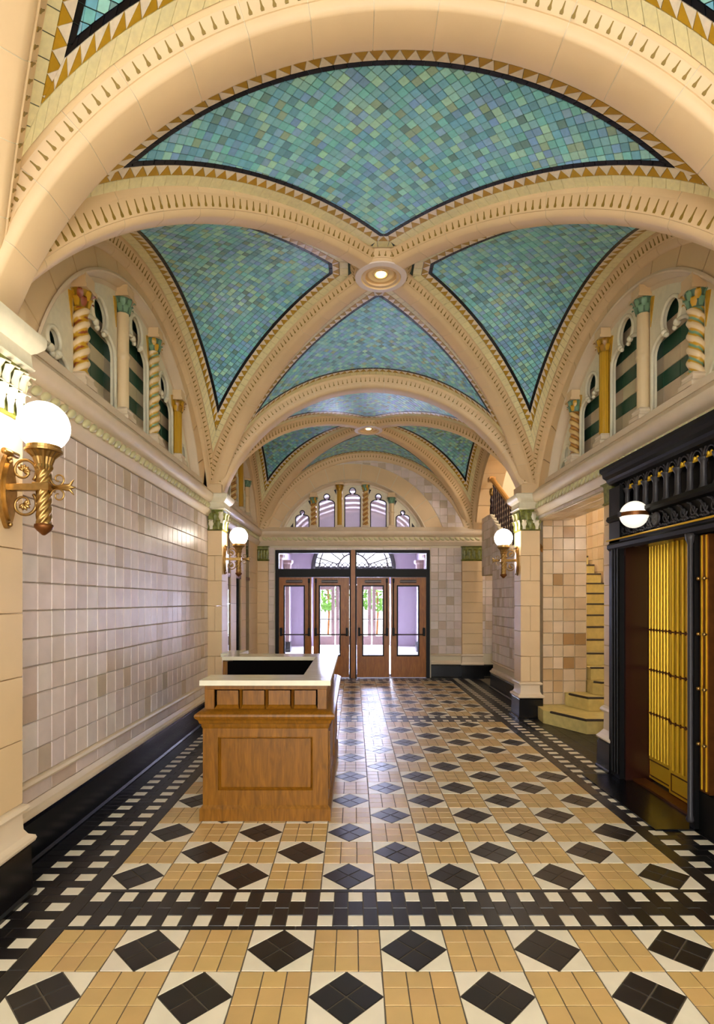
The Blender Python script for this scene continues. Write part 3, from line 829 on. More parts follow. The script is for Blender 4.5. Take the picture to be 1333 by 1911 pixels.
lunette('window_4', 'arched traceried window of five lights above the entrance doors', FrE, -.02, .54, 2.47, 1.62, 3.06, ['brown', 'flute', 'brown', 'plain'], True, 1.97, lambda c: Vector((0, -1, 0)))

# ------------------------------------------------------------------ pilasters
LEAFM = {}
def acanthus(mb, F, a, z0, h, wd, cc, curl=.05):
    rows = 7
    vs = []; 
    for j in range(rows):
        t = j/(rows-1); z = z0+h*math.sin(min(t, .85)/.85*PI/2)*1.0 - (h*.12*max(0, t-.8)/.2)
        o = .012+curl*t**3; ww = wd*(.55+.45*math.sin(PI*min(t*1.1, 1)))*(1 if j % 2 == 0 else .72)
        for sg in (-1, -.45, 0, .45, 1): vs.append(F(a+sg*ww/2, -(o+(.010 if abs(sg) < .1 else (.0 if abs(sg) < .6 else -.006))), z))
    mb.cur = None
    mb._add(vs, [(5*j+i, 5*j+i+1, 5*j+6+i, 5*j+5+i) for j in range(rows-1) for i in range(4)])
def pilaster(label, x0, x1, y0, y1, capmat=M['olive'], group=None, wallside=-1, courses=6, capz=2.55, topblock=True, pale=False):
    p = empty('pilaster', ((x0+x1)/2, (y0+y1)/2, 0), 0, label, 'pilaster', group)
    ox, oy = (x0+x1)/2, (y0+y1)/2
    X0, X1, Ya, Yb = x0-ox, x1-ox, y0-oy, y1-oy
    b = MB(); b.loft([(0, .05), (.02, .05), (.03, .035), (.262, .03), (.275, .02)], X0, X1, Ya, Yb); b.build('plinth', M['black'], p, ang=30)
    b = MB(); b.loft([(.275, .02), (.285, .045), (.30, .05), (.315, .045), (.33, .02), (.36, .004), (.45, .0), (.458, .02), (.474, .028), (.49, .02), (.50, 0)], X0, X1, Ya, Yb); b.build('base_moulding', M['stone2'], p, ang=30)
    k = courses; hz = (capz-.50)/k
    for i in range(k):
        za, zb_ = .50+i*hz+.002, .50+(i+1)*hz-.002
        if i % 2 == 0:
            xm = (X0+X1)/2
            for xa, xb in ((X0, xm-.002), (xm+.002, X1)):
                b = MB(); b.loft([(za, -.003), (za+.003, 0), (zb_-.003, 0), (zb_, -.003)], xa, xb, Ya, Yb); b.build('shaft_block', M['stone'], p)
        else:
            b = MB(); b.loft([(za, -.003), (za+.003, 0), (zb_-.003, 0), (zb_, -.003)], X0, X1, Ya, Yb); b.build('shaft_block', M['stone'], p)
    b = MB(); b.loft([(capz, .0), (capz+.01, .018), (capz+.02, .0), (capz+.05, -.01), (capz+.26, .0), (capz+.28, .02)], X0, X1, Ya, Yb); cap = b.build('capital', capmat, p, ang=30)
    faces = [(lambda a, d, z: (a, Ya+d, z), X0, X1), (lambda a, d, z: (a, Yb-d, z), X0, X1), (lambda a, d, z: (X0+d, a, z), Ya, Yb), (lambda a, d, z: (X1-d, a, z), Ya, Yb)]
    for F, a0, a1 in faces:
        n = max(2, round((a1-a0)/.085))
        for i in range(n):
            lf = MB(); acanthus(lf, F, a0+(a1-a0)*(i+.5)/n, capz+.015, .13, .075, None); lf.build('leaf', M['ivory'] if (pale or i % 2 == 0) else capmat, cap, smooth=True)
            lf = MB(); acanthus(lf, F, a0+(a1-a0)*(i+1)/n if i < n-1 else a1-.01, capz+.10, .15, .075, None, .06); lf.build('leaf', M['ivory'] if (pale or i % 2) else capmat, cap, smooth=True)
    b = MB(); b.loft([(2.83, .02), (2.84, .04), (2.85, .045), (2.865, .035), (2.93, .03), (2.945, .05), (2.98, .08), (3.0, .085), (3.035, .085), (3.05, .06)], X0, X1, Ya, Yb); b.build('abacus', M['ivory'], p, ang=30)
    if topblock:
        b = MB(); b.loft([(3.05, -.005), (3.055, 0.0), (3.17, 0.0), (3.19, -.03)], X0, X1, Ya-.03, Yb+.03); b.build('springer', M['stone'], p)
    return p
pilaster('cream block pilaster at the left edge carrying the nearest globe lamp', XL, -1.785, Y1-.15, Y1+.15, M['olive'], pale=True)
pilaster('cream block pilaster at the far end of the left tiled wall, behind the desk', XL, -1.785, Y2-.15, Y2+.15)
pilaster('cream block pilaster with olive capital left of the stair opening', 2.27, XR+.03, Y2-.15, Y2+.15)
pilaster('cream block pilaster at the near right beside the elevator surround', 2.27, XR+.03, Y1-.15, Y1+.15)
def flat_pil(label, x0, x1):
    p = empty('pilaster', ((x0+x1)/2, YE, 0), 0, label, 'pilaster')
    w2 = (x1-x0)/2
    b = MB(); b.box(-w2-.02, w2+.02, -.14, 0, 0, .276); b.build('plinth', M['black'], p)
    b = MB(); b.loft([(.276, .02), (.30, .03), (.33, .01), (.45, .0), (.47, .02), (.50, 0)], -w2, w2, -.09, .05); b.build('base_moulding', M['stone2'], p)
    for i in range(9):
        za = .5+i*(2.42-.5)/9; zb_ = .5+(i+1)*(2.42-.5)/9
        b = MB(); b.loft([(za+.002, -.003), (za+.005, 0), (zb_-.005, 0), (zb_-.002, -.003)], -w2, w2, -.09, .05); b.build('shaft_block', M['stone'], p)
    b = MB(); b.loft([(2.42, 0), (2.44, .02), (2.46, 0), (2.70, 0), (2.72, .02)], -w2, w2, -.09, .05); cap = b.build('capital', M['olive'], p)
    for i in range(4):
        lf = MB(); acanthus(lf, lambda a, d, z: (a, -.09+d, z), -w2+2*w2*(i+.5)/4, 2.46, .2, .1, None, .03); lf.build('leaf', M['olive'], cap, smooth=True)
flat_pil('flat cream pilaster with green leaf capital left of the entrance doors', -1.99, -1.76)
flat_pil('flat cream pilaster with green leaf capital right of the entrance doors', 2.24, 2.66)

# ------------------------------------------------------------------ end wall and entrance doors
DX0, DX1, DZ = -1.62, 1.58, 2.65
we = MB()
we.box(-2.4, DX0, YE+.01, YE+.36, 0, 3.06); we.box(DX1, 3.9, YE+.01, YE+.36, 0, 3.06); we.box(DX0, DX1, YE+.01, YE+.36, DZ, 3.0)
re_ = 1.66; e_ = math.sqrt(re_**2-(3.0-2.47)**2)
hole = [(-.02+re_*math.sin(t), 2.47+re_*math.cos(t)) for t in np.linspace(math.acos(.53/re_), -math.acos(.53/re_), 40)]
outer = [(-2.4, 3.0), (-.02-e_, 3.0)]+list(reversed(hole))[0:]+[(-.02+e_, 3.0), (3.9, 3.0), (3.9, 5.2), (-2.4, 5.2)]
we.plate(outer, [], .01, .36, FrE)
wall_back = we.build('wall_back', M['joint']); tag(wall_back, 'cream tiled end wall around the entrance doors and traceried window', 'wall', kind='structure')
it = []
S_ = lambda c: Vector((0, -1, 0))
grid(it, endF(YE+.008), DX1+.02, 2.9, 8, .50, 2.70, 13, dark=.09)
grid(it, endF(YE+.008), -2.0, DX0-.02, 2, .50, 2.70, 13)
grid(it, endF(YE+.008), DX0, DX1, 20, 2.655, 2.70, 1)
grid(it, endF(YE+.008), -2.05, 2.75, 30, 3.06, 4.62, 10, dark=.07, clipf=lambda p: np.hypot(p[:, 0]+.02, p[:, 1]-2.47)-1.98)
pieces(wall_back, 'wall_tile', it, M['tile'], S_, .008, .005, limit=300, minpx=6)
m_ = MB(); prof_runx(m_, BASEP, DX1+.03, 3.3, YE); o_ = m_.build('baseboard_back', M['black']); tag(o_, 'glossy black tile baseboard right of the entrance doors', 'baseboard', kind='structure')
m_ = MB(); prof_runx(m_, SKIRT, DX1+.03, 2.7, YE); prof_runx(m_, TORUS, DX1+.03, 2.7, YE); trim('cream skirting on the end wall right of the doors', m_, M['stone2'])
m_ = MB(); prof_runx(m_, CORN, -1.95, 2.7, YE); t_ = trim('cream beaded cornice across the end wall above the doors', m_, M['stone2'], cat='cornice'); beads_x(t_, YE, -1.9, 2.65)
# frame
fr = MB()
for x0, x1 in ((DX0, DX0+.07), (DX1-.07, DX1), (-.085, -.055), (.035, .065)): fr.box(x0, x1, YE-.04, YE+.12, 0, DZ)
for z0, z1 in ((DZ-.06, DZ), (2.09, 2.26)): fr.box(DX0, DX1, YE-.035, YE+.12, z0, z1)
fro = fr.build('trim_20', M['iron']); tag(fro, 'black steel frame with transom bar around the entrance doors', 'door frame', kind='structure')
mu = MB(); mu.box(-.055, .035, YE-.05, YE+.12, 0, DZ); mu.build('mullion', M['door'], fro)
for k, (x0, x1) in enumerate(((DX0+.07, -.085), (.065, DX1-.07))):
    g_ = MB(); g_.box(x0, x1, YE+.04, YE+.046, 2.26, DZ-.06); go = g_.build('window_%d' % (6+k), M['glass'])
    tag(go, 'clear transom pane above the %s pair of entrance doors' % ('left' if k == 0 else 'right'), 'window', kind='structure')
leafs = [(-1.548, -.872), (-.832, -.088), (.068, .742), (.778, 1.508)]
gls = [(-1.43, -1.03), (-.70, -.29), (.20, .61), (.92, 1.345)]
for k in range(4):
    x0, x1 = leafs[k]; g0, g1 = gls[k]; ytop = 2.086; z0g, z1g = .47, 1.90
    d = empty('door_%d' % (k+1), ((x0+x1)/2, YE+.03, 0), 0, ['leftmost oak entrance door with tall glass and push bar', 'oak entrance door just left of the centre mullion', 'oak entrance door just right of the centre mullion', 'rightmost oak entrance door with tall glass and push bar'][k], 'door', kind='structure')
    c = (x0+x1)/2; F = lambda a, dd, z: (a-c, dd, z)
    b = MB(); b.plate([(x0, .012), (x1, .012), (x1, ytop), (x0, ytop)], [[(g0, z0g), (g1, z0g), (g1, z1g), (g0, z1g)]], -.025, .025, F); b.build('door_panel', M['door'], d)
    b = MB(); t = .022; b.plate([(g0-t, z0g-t), (g1+t, z0g-t), (g1+t, z1g+t), (g0-t, z1g+t)], [[(g0+.005, z0g+.005), (g1-.005, z0g+.005), (g1-.005, z1g-.005), (g0+.005, z1g-.005)]], -.033, .03, F); b.build('glazing_bead', M['iron'], d)
    b = MB(); b.box(g0-c, g1-c, -.003, .003, z0g, z1g); b.build('pane', M['glass'], d)
    b = MB(); zb = .90
    b.tube([(x0+.05-c, -.09, zb), (x1-.05-c, -.09, zb)], .013, 8)
    pb = b.build('push_bar', M['steel'], d, smooth=True)
    for xx in (x0+.05-c, x1-.05-c):
        b = MB(); b.rbox(xx-.022, xx+.022, -.105, -.025, zb-.03, zb+.14, .008); b.build('bar_bracket', M['iron'], pb)
    rx = (x1-.05 if k in (0, 2) else x0+.05)-c
    b = MB(); b.tube([(rx, -.05, 1.03), (rx, -.05, 2.0)], .011, 8); b.rbox(rx-.02, rx+.02, -.07, -.025, 1.97, 2.06, .006); b.build('latch_rod', M['iron'], d, smooth=False)
    b = MB(); w0 = (g0+g1)/2-c; b.rbox(w0-.17, w0+.17, -.08, -.025, 1.97, 2.03, .01); b.build('door_closer', M['steel'], d)

# ------------------------------------------------------------------ vestibule beyond the doors and the street
YV = 19.5
v = MB(); v.box(-2.6, 2.6, YE+.36, YV+1, -.15, -.004); o_ = v.build('floor', M['vfloor']); tag(o_, 'bright pale vestibule floor seen through the entrance door glass', 'floor', kind='structure')
for sg, nm in ((-1, 'left'), (1, 'right')):
    v = MB(); v.box(min(sg*2.2, sg*2.5), max(sg*2.2, sg*2.5), YE+.4, YV, 0, 3.3)
    o_ = v.build('wall_vestibule_'+nm, M['vwall']); tag(o_, 'lilac white vestibule wall beyond the %s entrance door' % ('leftmost' if sg < 0 else 'rightmost'), 'wall', kind='structure')
    for yy in (13.2, 15.3, 17.4):
        b = MB(); b.box(sg*2.2-sg*.0, sg*2.2-sg*.18, yy-.16, yy+.16, .3, 2.45); b.build('pier', M['vstone'], o_)
        b = MB(); b.box(sg*2.2, sg*2.2-sg*.22, yy-.2, yy+.2, 0, .32); b.build('plinth', M['black'], o_)
        b = MB(); b.lathe([(.12, 2.45), (.14, 2.5), (.17, 2.75), (.22, 2.8), (.22, 2.88)], sg*2.13, yy, 10); b.build('pier_capital', M['vstone'], o_)
    b = MB(); b.tube([(sg*1.98, 12.2, 1.0), (sg*1.98, 12.4, .85), (sg*1.98, 13.0, .85)], .025, 8); b.tube([(sg*1.95, 12.6, .5), (sg*1.95, 12.6, 1.5)], .03, 8); b.build('hand_rail', M['iron'], o_)
# banded barrel vault of the vestibule
v = MB(); n = 20; arcs = []
for yy in (YE+.37, YV): arcs.append([(2.35*math.cos(PI*k/n), yy, 2.75+2.35*math.sin(PI*k/n)*.86) for k in range(n+1)])
v._add(arcs[0]+arcs[1], [(k, k+1, n+2+k, n+1+k) for k in range(n)]); vc = v.build('ceiling', M['vwall'], ang=40); tag(vc, 'banded pale vault of the vestibule seen through the traceried window', 'ceiling', kind='structure')
for i in range(9):
    yy = 12.2+i*.85; b = MB(); path = [Vector((2.33*math.cos(PI*k/n), yy, 2.75+2.33*math.sin(PI*k/n)*.86)) for k in range(n+1)]
    b.sweep(path, [(-.16, .02), (-.16, -.06), (.16, -.06), (.16, .02)], [Vector((0, 1, 0))]*(n+1), [Vector((math.cos(PI*k/n), 0, math.sin(PI*k/n))) for k in range(n+1)]); b.build('vault_band', M['vstone'], vc, ang=40)
# outer wall with fanlight and doors
FrV = lambda a, d, z: (a, YV+d, z)
fan = [(1.45*math.cos(t), 2.72+1.45*math.sin(t)) for t in np.linspace(0, PI, 31)]
dh = [(-1.3, .0), (1.3, 0), (1.3, 2.2), (-1.3, 2.2)]
v = MB(); v.plate([(-2.5, 0), (-1.3, 0), (-1.3, 2.2), (1.3, 2.2), (1.3, 0), (2.5, 0), (2.5, 5.2), (-2.5, 5.2)], [fan], 0, .3, FrV)
o_ = v.build('wall_street', M['vwall']); tag(o_, 'far vestibule wall holding the semicircular fanlight', 'wall', kind='structure')
fw = empty('window_8', (0, YV, 2.72), 0, 'semicircular leaded fanlight beyond the transom panes', 'window', kind='structure')
b = MB(); path = [(1.42*math.cos(t), -.05, 1.42*math.sin(t)) for t in np.linspace(0, PI, 31)]; b.tube(path, .085, 8); b.tube([(-1.42, -.05, .04), (1.42, -.05, .04)], .05, 8); b.build('frame', M['lead'], fw, smooth=True)
b = MB()
for k in range(1, 10):
    t = PI*k/10; b.tube([(.55*math.cos(t), -.05, .55*math.sin(t)), (1.36*math.cos(t), -.05, 1.36*math.sin(t))], .024, 6)
b.tube([(.55*math.cos(t), -.05, .55*math.sin(t)) for t in np.linspace(0, PI, 16)], .032, 6); b.tube([(1.22*math.cos(t), -.05, 1.22*math.sin(t)) for t in np.linspace(0, PI, 24)], .03, 6)
b.build('glazing_bar', M['lead'], fw)
b = MB()
for k in range(14): b.tube([(-1.3+.2*k+.09*math.cos(t), -.05, .16+.07*math.sin(t)) for t in np.linspace(0, 2*PI, 9)], .024, 5)
b.build('scroll_row', M['lead'], fw)['kind'] = 'stuff'
for k, (x0, x1) in enumerate(((-1.3, -.66), (-.64, 0), (.0, .64), (.66, 1.3))):
    d = empty('door_%d' % (5+k), (0, YV+.1, 0), 0, 'street door seen through the glass, %s of four' % ['first', 'second', 'third', 'last'][k], 'door', kind='structure')
    b = MB(); b.plate([(x0+.01, .02), (x1-.01, .02), (x1-.01, 2.15), (x0+.01, 2.15)], [[(x0+.13, .35), (x1-.13, .35), (x1-.13, 2.0), (x0+.13, 2.0)]], -.03, .03, lambda a, dd, z: (a, dd, z)); b.build('door_panel', M['vstone'], d)
    b = MB(); b.tube([(x0+.06, -.08, .95), (x1-.06, -.08, .95)], .02, 6); b.build('push_bar', M['steel'], d)
v = MB(); v.box(-14, 14, YV+1, 45, -.2, -.05); o_ = v.build('ground', M['pave']); tag(o_, 'sunlit pale pavement outside the street doors', 'ground', kind='structure')
for k in range(2):
    sh = MB(); cx = (-1.25, 1.15)[k]; cy = 27.0
    for i in range(420):
        t, p = R_.uniform(0, 2*PI), math.acos(R_.uniform(-1, 1)); rr = R_.uniform(.75, 1)
        c = Vector((cx+1.0*rr*math.sin(p)*math.cos(t), cy+1.0*rr*math.sin(p)*math.sin(t), 2.0+.95*rr*math.cos(p)))
        a = Vector((R_.uniform(-1, 1), R_.uniform(-1, 1), R_.uniform(-1, 1))).normalized(); b_ = a.orthogonal().normalized(); s = .16
        sh._add([c-a*s, c+b_*s*.5, c+a*s, c-b_*s*.5], [(0, 1, 2, 3)])
    tr = empty('tree', (0, 0, 0), 0, 'bright green street tree seen through the door glass just %s of the centre mullion' % ('left', 'right')[k], 'tree', 'street trees outside')
    sh.build('foliage', M['leaf'], tr)['kind'] = 'stuff'
    tk = MB(); tk.tube([(cx, cy, -.05), (cx+.05, cy, 1.0), (cx, cy, 2.2)], .05, 8); tk.build('trunk', M['bronze'], tr)

# ------------------------------------------------------------------ right wall, stair opening, stair hall
wr = MB()
wr.box(XR+.012, XR+.45, 5.10, 7.75, 2.70, 3.12)        # lintel over the stair opening
wr.box(XR+.012, XR+.45, -2.0, 5.10, 2.80, 3.12)
wr.box(XR+.35, XR+.45, -2.0, 5.24, 0, 5.2); wr.box(XR+.31, XR+.45, 5.2, 7.75, 3.12, 5.2)  # unseen closing boxes, added so no outside light leaks in
wr.box(4.35, 4.6, 5.0, 12.0, -.1, 6.2); wr.box(XR+.35, 4.6, 5.0, 5.1, -.1, 6.2)
wr.box(2.5, 4.6, 11.75, 12.0, -.1, 6.2)
wr.box(2.62, 3.2, 7.56, 8.3, 0, 3.0)
wall_right = wr.build('wall_right', M['joint']); tag(wall_right, 'right corridor wall with the tiled stair opening beside the elevator', 'wall', kind='structure')
m_ = MB(); m_.box(2.83, 4.6, 5.0, 12.0, 6.0, 6.2); o_ = m_.build('ceiling', M['joint']); tag(o_, 'plain plaster ceiling high over the stair hall', 'ceiling', kind='structure')
it = []; W_ = lambda c: Vector((-1, 0, 0))
BPW = [5, 4, 1.2, 2.2, 5]
grid(it, endF(7.552), 2.60, 2.88, 2, .17, 2.95, 17, pal=BRN, wts=BPW); grid(it, endF(7.552), 2.88, 3.2, 2, .17, 2.95, 17, pal=BRN, wts=BPW)
pieces(wall_right, 'pier_tile', it, M['tile'], S_, .008, .005, limit=100, minpx=6)
it = []; grid(it, wallF(4.345), 5.2, 11.7, 30, .1, 5.9, 26, pal=BRN, wts=[5, 4, .5, 2, 5]); grid(it, wallF(3.21), 7.56, 8.3, 4, .5, 2.7, 13, pal=BRN, wts=BPW)
pieces(wall_right, 'stair_tile', it, M['tile'], W_, .008, .005, limit=200, minpx=9)
it = []; grid(it, endF(11.742), 2.6, 4.3, 10, .1, 5.9, 34, pal=BRN, wts=[5, 4, .3, 2, 5])
pieces(wall_right, 'hall_tile', it, M['tile'], S_, .008, .005, limit=200, minpx=8)
it = []; grid(it, lambda a, z: Vector((z, a, 2.698)), 5.12, 7.5, 10, XR+.02, XR+.44, 3, pal=BRN, wts=[5, 4, .3, 2, 5])
grid(it, wallF(XR+.008), 5.12, 7.42, 8, 2.702, 2.74, 1)
pieces(wall_right, 'soffit_tile', it, M['tile'], lambda c: Vector((-.2, 0, -1)), .006, .004, limit=60, minpx=6)
# far bay side wall with the sloped stair parapet
side = [(7.75, 0), (10.12, 0), (10.12, 2.09), (10.95, 2.09), (10.95, 3.1), (10.5, 3.23), (10.35, 3.23), (7.75, 1.78)]
ws = MB(); ws.plate(side, [], .012, .16, lambda a, d, z: (XR+.06+d, a, z)); wsd = ws.build('wall_stair', M['joint']); tag(wsd, 'tiled stair parapet wall behind the right globe lamp, sloping along the railing', 'wall', kind='structure')
it = []
def topz(p): return np.where(p[:, 0] > 10.35, 3.23, 1.78+(p[:, 0]-7.75)/2.6*1.45)-p[:, 1]
grid(it, wallF(XR+.066), 7.75, 10.12, 15, .5, 3.3, 17, clipf=topz, dark=.22)
grid(it, wallF(XR+.066), 10.12, 10.95, 5, 2.095, 3.3, 7, dark=.2, clipf=topz)
pieces(wsd, 'wall_tile', it, M['tile'], W_, .008, .005, limit=300, minpx=5)
it = []; grid(it, lambda a, z: Vector((a, 10.952, z)), XR+.07, XR+.2, 1, 2.1, 3.1, 6)
pieces(wsd, 'corner_tile', it, M['tile'], lambda c: Vector((0, 1, 0)), .004, .003, limit=20, minpx=5)
m_ = MB(); prof_run(m_, BASEP, 7.75, 10.15, XR+.06, -1); o_ = m_.build('baseboard_right', M['black']); tag(o_, 'tall black tile baseboard under the stair parapet wall', 'baseboard', kind='structure')
m_ = MB(); prof_run(m_, SKIRT, 7.75, 10.12, XR+.06, -1); prof_run(m_, TORUS, 7.75, 10.12, XR+.06, -1); trim('cream skirting along the stair parapet wall', m_, M['stone2'])
m_ = MB(); prof_run(m_, CORN, 2.95, 7.46, XR, -1); t_ = trim('cream beaded cornice above the elevator and stair opening', m_, M['stone2'], cat='cornice'); beads_y(t_, XR, -1, 3.0, 7.42)
# open arch reveal in the far right bay
rv = empty('trim_30', (0, 0, 0), 0, 'deep arched reveal of pink beige blocks opening onto the stair', 'arch', kind='structure')
for k in range(12):
    t0, t1 = -1.2+2.4*k/12+.003, -1.2+2.4*(k+1)/12-.003; out = []
    for rr, rng in ((1.86, np.linspace(t0, t1, 5)), (2.5, np.linspace(t1, t0, 5))):
        for t in rng: out.append((9.55+rr*math.sin(t)*.93, 2.50+rr*math.cos(t)))
    b = MB(); b.plate(out, [], 0, .42, FrR); b.build('arch_block', M['stone'], rv, ang=30)
# stairs
st = empty('staircase', (3.4, 6.6, 0), 0, 'pale limestone staircase with dark nosings rising beyond the stair opening', 'staircase')
sy = [6.55, 7.05, 7.25, 7.45, 7.70, 7.97, 8.23, 8.50, 8.76, 9.02, 9.28, 9.54, 9.8, 10.06]
for k, y in enumerate(sy):
    z0, z1 = .172*k, .172*(k+1)
    if k == 0: pl = [(2.50, 7.54), (2.47, 7.15), (2.78, 6.55), (4.3, 6.55), (4.3, 7.55), (2.50, 7.55)]
    elif k == 1: pl = [(2.90, 7.54), (2.88, 7.46), (3.03, 7.08), (4.3, 7.05), (4.3, 7.55), (2.90, 7.55)]
    elif k == 2: pl = [(3.22, 7.8), (3.2, 7.35), (3.28, 7.25), (4.3, 7.25), (4.3, 11.7), (3.22, 11.7)]
    else: pl = [(3.22, y), (4.3, y), (4.3, 11.7), (3.22, 11.7)]
    b = MB(); b.plate([(a-3.4, q-6.6) for a, q in pl], [], z0+.004, z1, lambda a, d, z: (a, z, d)); so = b.build('step', M['lime'], st)
    b = MB(); 
    fpts = pl[1:4] if k < 3 else [pl[0], pl[1]]
    pth = [(a-3.4, q-6.6+.012, z1-.004) for a, q in fpts]
    if k < 3: pth = [((pth[0][0]*.8+pth[1][0]*.2), (pth[0][1]*.8+pth[1][1]*.2), z1-.004)]+pth[1:]
    b.tube(pth, .016, 6, flat=1.3); b.build('nosing', M['tread'], so)
hr = empty('handrail', (4.2, 7.2, 0), 0, 'sloping honey wood handrail on the stair wall', 'handrail')
b = MB(); b.tube([(.0, -.4, 1.75), (.0, .8, 2.62), (0, 2.3, 3.75)], .035, 10); b.build('rail', M['rail'], hr, smooth=True)
for yy, zz in ((.0, 2.0), (1.3, 2.96)):
    b = MB(); b.tube([(0, yy, zz), (.06, yy, zz-.06), (.14, yy, zz-.04)], .012, 6); b.build('rail_bracket', M['brass'], hr)
# railing on the parapet
ra = empty('stair_railing', (XR+.14, 8.6, 0), 0, 'wooden stair railing with dark twisted balusters above the right globe lamp', 'railing')
b = MB(); p0, p1 = Vector((0, 10.46-8.6, 3.92)), Vector((0, 7.6-8.6, 2.30)); b.tube([p0, p1], .042, 10, flat=1.2); b.rbox(-.06, .06, 10.42-8.6, 10.56-8.6, 3.87, 3.96, .01); b.build('rail', M['rail'], ra)
for k in range(19):
    y = 10.33-k*.14; zt = 3.92+(y-10.46)*(1.62/2.86)-.03; zb = min(3.23, 1.78+(y-7.75)/2.6*1.45)
    b = MB(); b.lathe([(.016, zb), (.02, zb+.05), (.014, zb+.07)]+[(.018, zb+.07+(zt-zb-.14)*i/18) for i in range(19)]+[(.02, zt-.05), (.016, zt)], 0, y-8.6, 8, fn=lambda t, z: 1+.25*math.cos(2*t-z*60)); b.build('baluster', M['baluster'], ra, smooth=True)
b = MB(); b.lathe([(.035, 3.23), (.035, 3.36), (.026, 3.38)]+[(.03, 3.38+.018*i) for i in range(12)]+[(.026, 3.6)], 0, 10.48-8.6, 12, fn=lambda t, z: 1+.2*math.cos(2*t-z*50)); nw = b.build('newel', M['baluster'], ra, smooth=True)
b = MB(); b.lathe([(.03, 3.6), (.045, 3.63), (.05, 3.68), (.04, 3.73), (.015, 3.75)], 0, 10.48-8.6, 12); b.build('newel_cap', M['brass'], nw, smooth=True)

# ------------------------------------------------------------------ left side of the far bay: dark glazed screen
sc_ = empty('window_5', (0, 0, 0), 0, 'tall dark glazed slots between cream mullions, left wall past the far left lamp', 'window', kind='structure')
slots = [(7.95, 8.4), (8.67, 8.87), (9.27, 9.70), (10.1, 10.5), (10.6, 10.6)]
b = MB(); b.box(-2.14, -2.0, 7.4, 11.4, 0, 2.75); b.build('pane', M['dglass'], sc_)
edges = [7.72]+[v for s in slots[:4] for v in s]+[11.4]
for i in range(0, len(edges), 2):
    a, c = edges[i], edges[i+1]
    n = 9
    for j in range(n):
        za, zb = .05+j*2.7/n, .05+(j+1)*2.7/n
        b = MB(); b.box(-2.04, XL, a, c, za+.002, zb-.002); b.build('mullion_block', M['stone'], sc_)
for a, c in slots[:4]:
    b = MB(); b.box(-2.01, -1.985, a, c, 1.98, 2.04); b.build('transom', M['bronze'], sc_)
m_ = MB(); prof_run(m_, CORN, 7.75, 11.4, XL, 1); t_ = trim('cream beaded cornice on the left wall past the far left lamp', m_, M['stone2'], cat='cornice'); beads_y(t_, XL, 1, 7.8, 11.3)

# ------------------------------------------------------------------ elevator surround and gates
EX, EY0, EY1 = 2.36, 2.9, 5.07
el = empty('elevator_surround', (EX, 4.0, 0), 0, 'black cast iron elevator surround with arcaded frieze and moulded cornice', 'elevator surround')
o4 = lambda y: y-4.0
b = MB(); b.box(0, .09, o4(4.87), o4(5.07), 0, 2.62); b.box(.04, .36, o4(4.87), o4(5.07), 0, 2.62); b.build('pier', M['iron'], el)
for yy in (4.9, 4.95, 5.0):
    b = MB(); b.tube([(-.004, o4(yy), .05), (-.004, o4(yy), 2.1)], .008, 6); b.build('pier_bead', M['iron'], el)
b = MB(); b.box(.0, .05, o4(3.80), o4(3.86), 0, 2.1); b.box(.05, .3, o4(3.79), o4(3.87), 0, 2.1); b.build('post', M['iron'], el)
b = MB(); b.lathe([(.02, 0.05), (.03, .07), (.018, .1), (.018, 1.99), (.03, 2.02), (.036, 2.06)], -.01, o4(3.83), 12); b.build('colonnette', M['ironl'], el, smooth=True)
b = MB(); prof = [(0, 2.05), (-.02, 2.07), (-.02, 2.1), (0, 2.12), (0, 2.15), (.03, 2.16), (.03, 2.30), (-.01, 2.31), (-.03, 2.33), (-.02, 2.36), (.09, 2.37), (.09, 2.64), (.0, 2.66), (-.02, 2.68), (-.03, 2.70), (-.06, 2.72), (-.065, 2.75), (-.09, 2.77), (-.09, 2.80), (.35, 2.80), (.35, 2.05)]
b.sweep([Vector((0, o4(EY0), 0)), Vector((0, o4(EY1), 0))], prof, [Vector((1, 0, 0))]*2, [Vector((0, 0, 1))]*2); b.build('entablature', M['iron'], el)
b = MB(); b.tube([(-.022, o4(EY0), 2.142), (-.022, o4(EY1), 2.142)], .008, 6); b.build('gold_strip', M['gold'], el)
cb = MB(); cb.lathe([(.03, 2.365), (.03, 2.38), (.022, 2.40), (.02, 2.54), (.03, 2.56), (.036, 2.575), (.036, 2.585)], 0, 0, 12); cme = cb.mesh('arcade_column', True); cme.materials.append(M['ironl'])
ab_ = MB()
for sg in (-1, 1): ab_.tube([(0, sg*.075+(-sg)*.095*(1-math.cos(t))*.80, 2.585+.085*math.sin(t)) for t in np.linspace(0, PI/2, 8)], .009, 6)
for sg in (-1, 1): ab_.tube([(0, sg*.052+(-sg)*.066*(1-math.cos(t))*.8, 2.585+.06*math.sin(t)) for t in np.linspace(0, PI/2, 8)], .006, 6)
ame = ab_.mesh('arcade_arch', True); ame.materials.append(M['ironl'])
gb = MB()
for sg in (-1, 1): gb.ball((0, sg*.017, 2.592), .014, 8, 5, (.6, 1, 1.3))
gb.box(-.006, .006, -.03, .03, 2.568, 2.58); gme = gb.mesh('gold_shield', False); gme.materials.append(M['gold'])
y = 4.83+.15; k = 0
while y > 2.95:
    o = link('arcade_column', cme, None, el); o.location = (.05, o4(y), 0)
    o = link('arcade_arch', ame, None, el); o.location = (.05, o4(y-.075), 0)
    o = link('gold_shield', gme, None, el); o.location = (.045, o4(y-.075), 0); y -= .15
sb_ = MB()
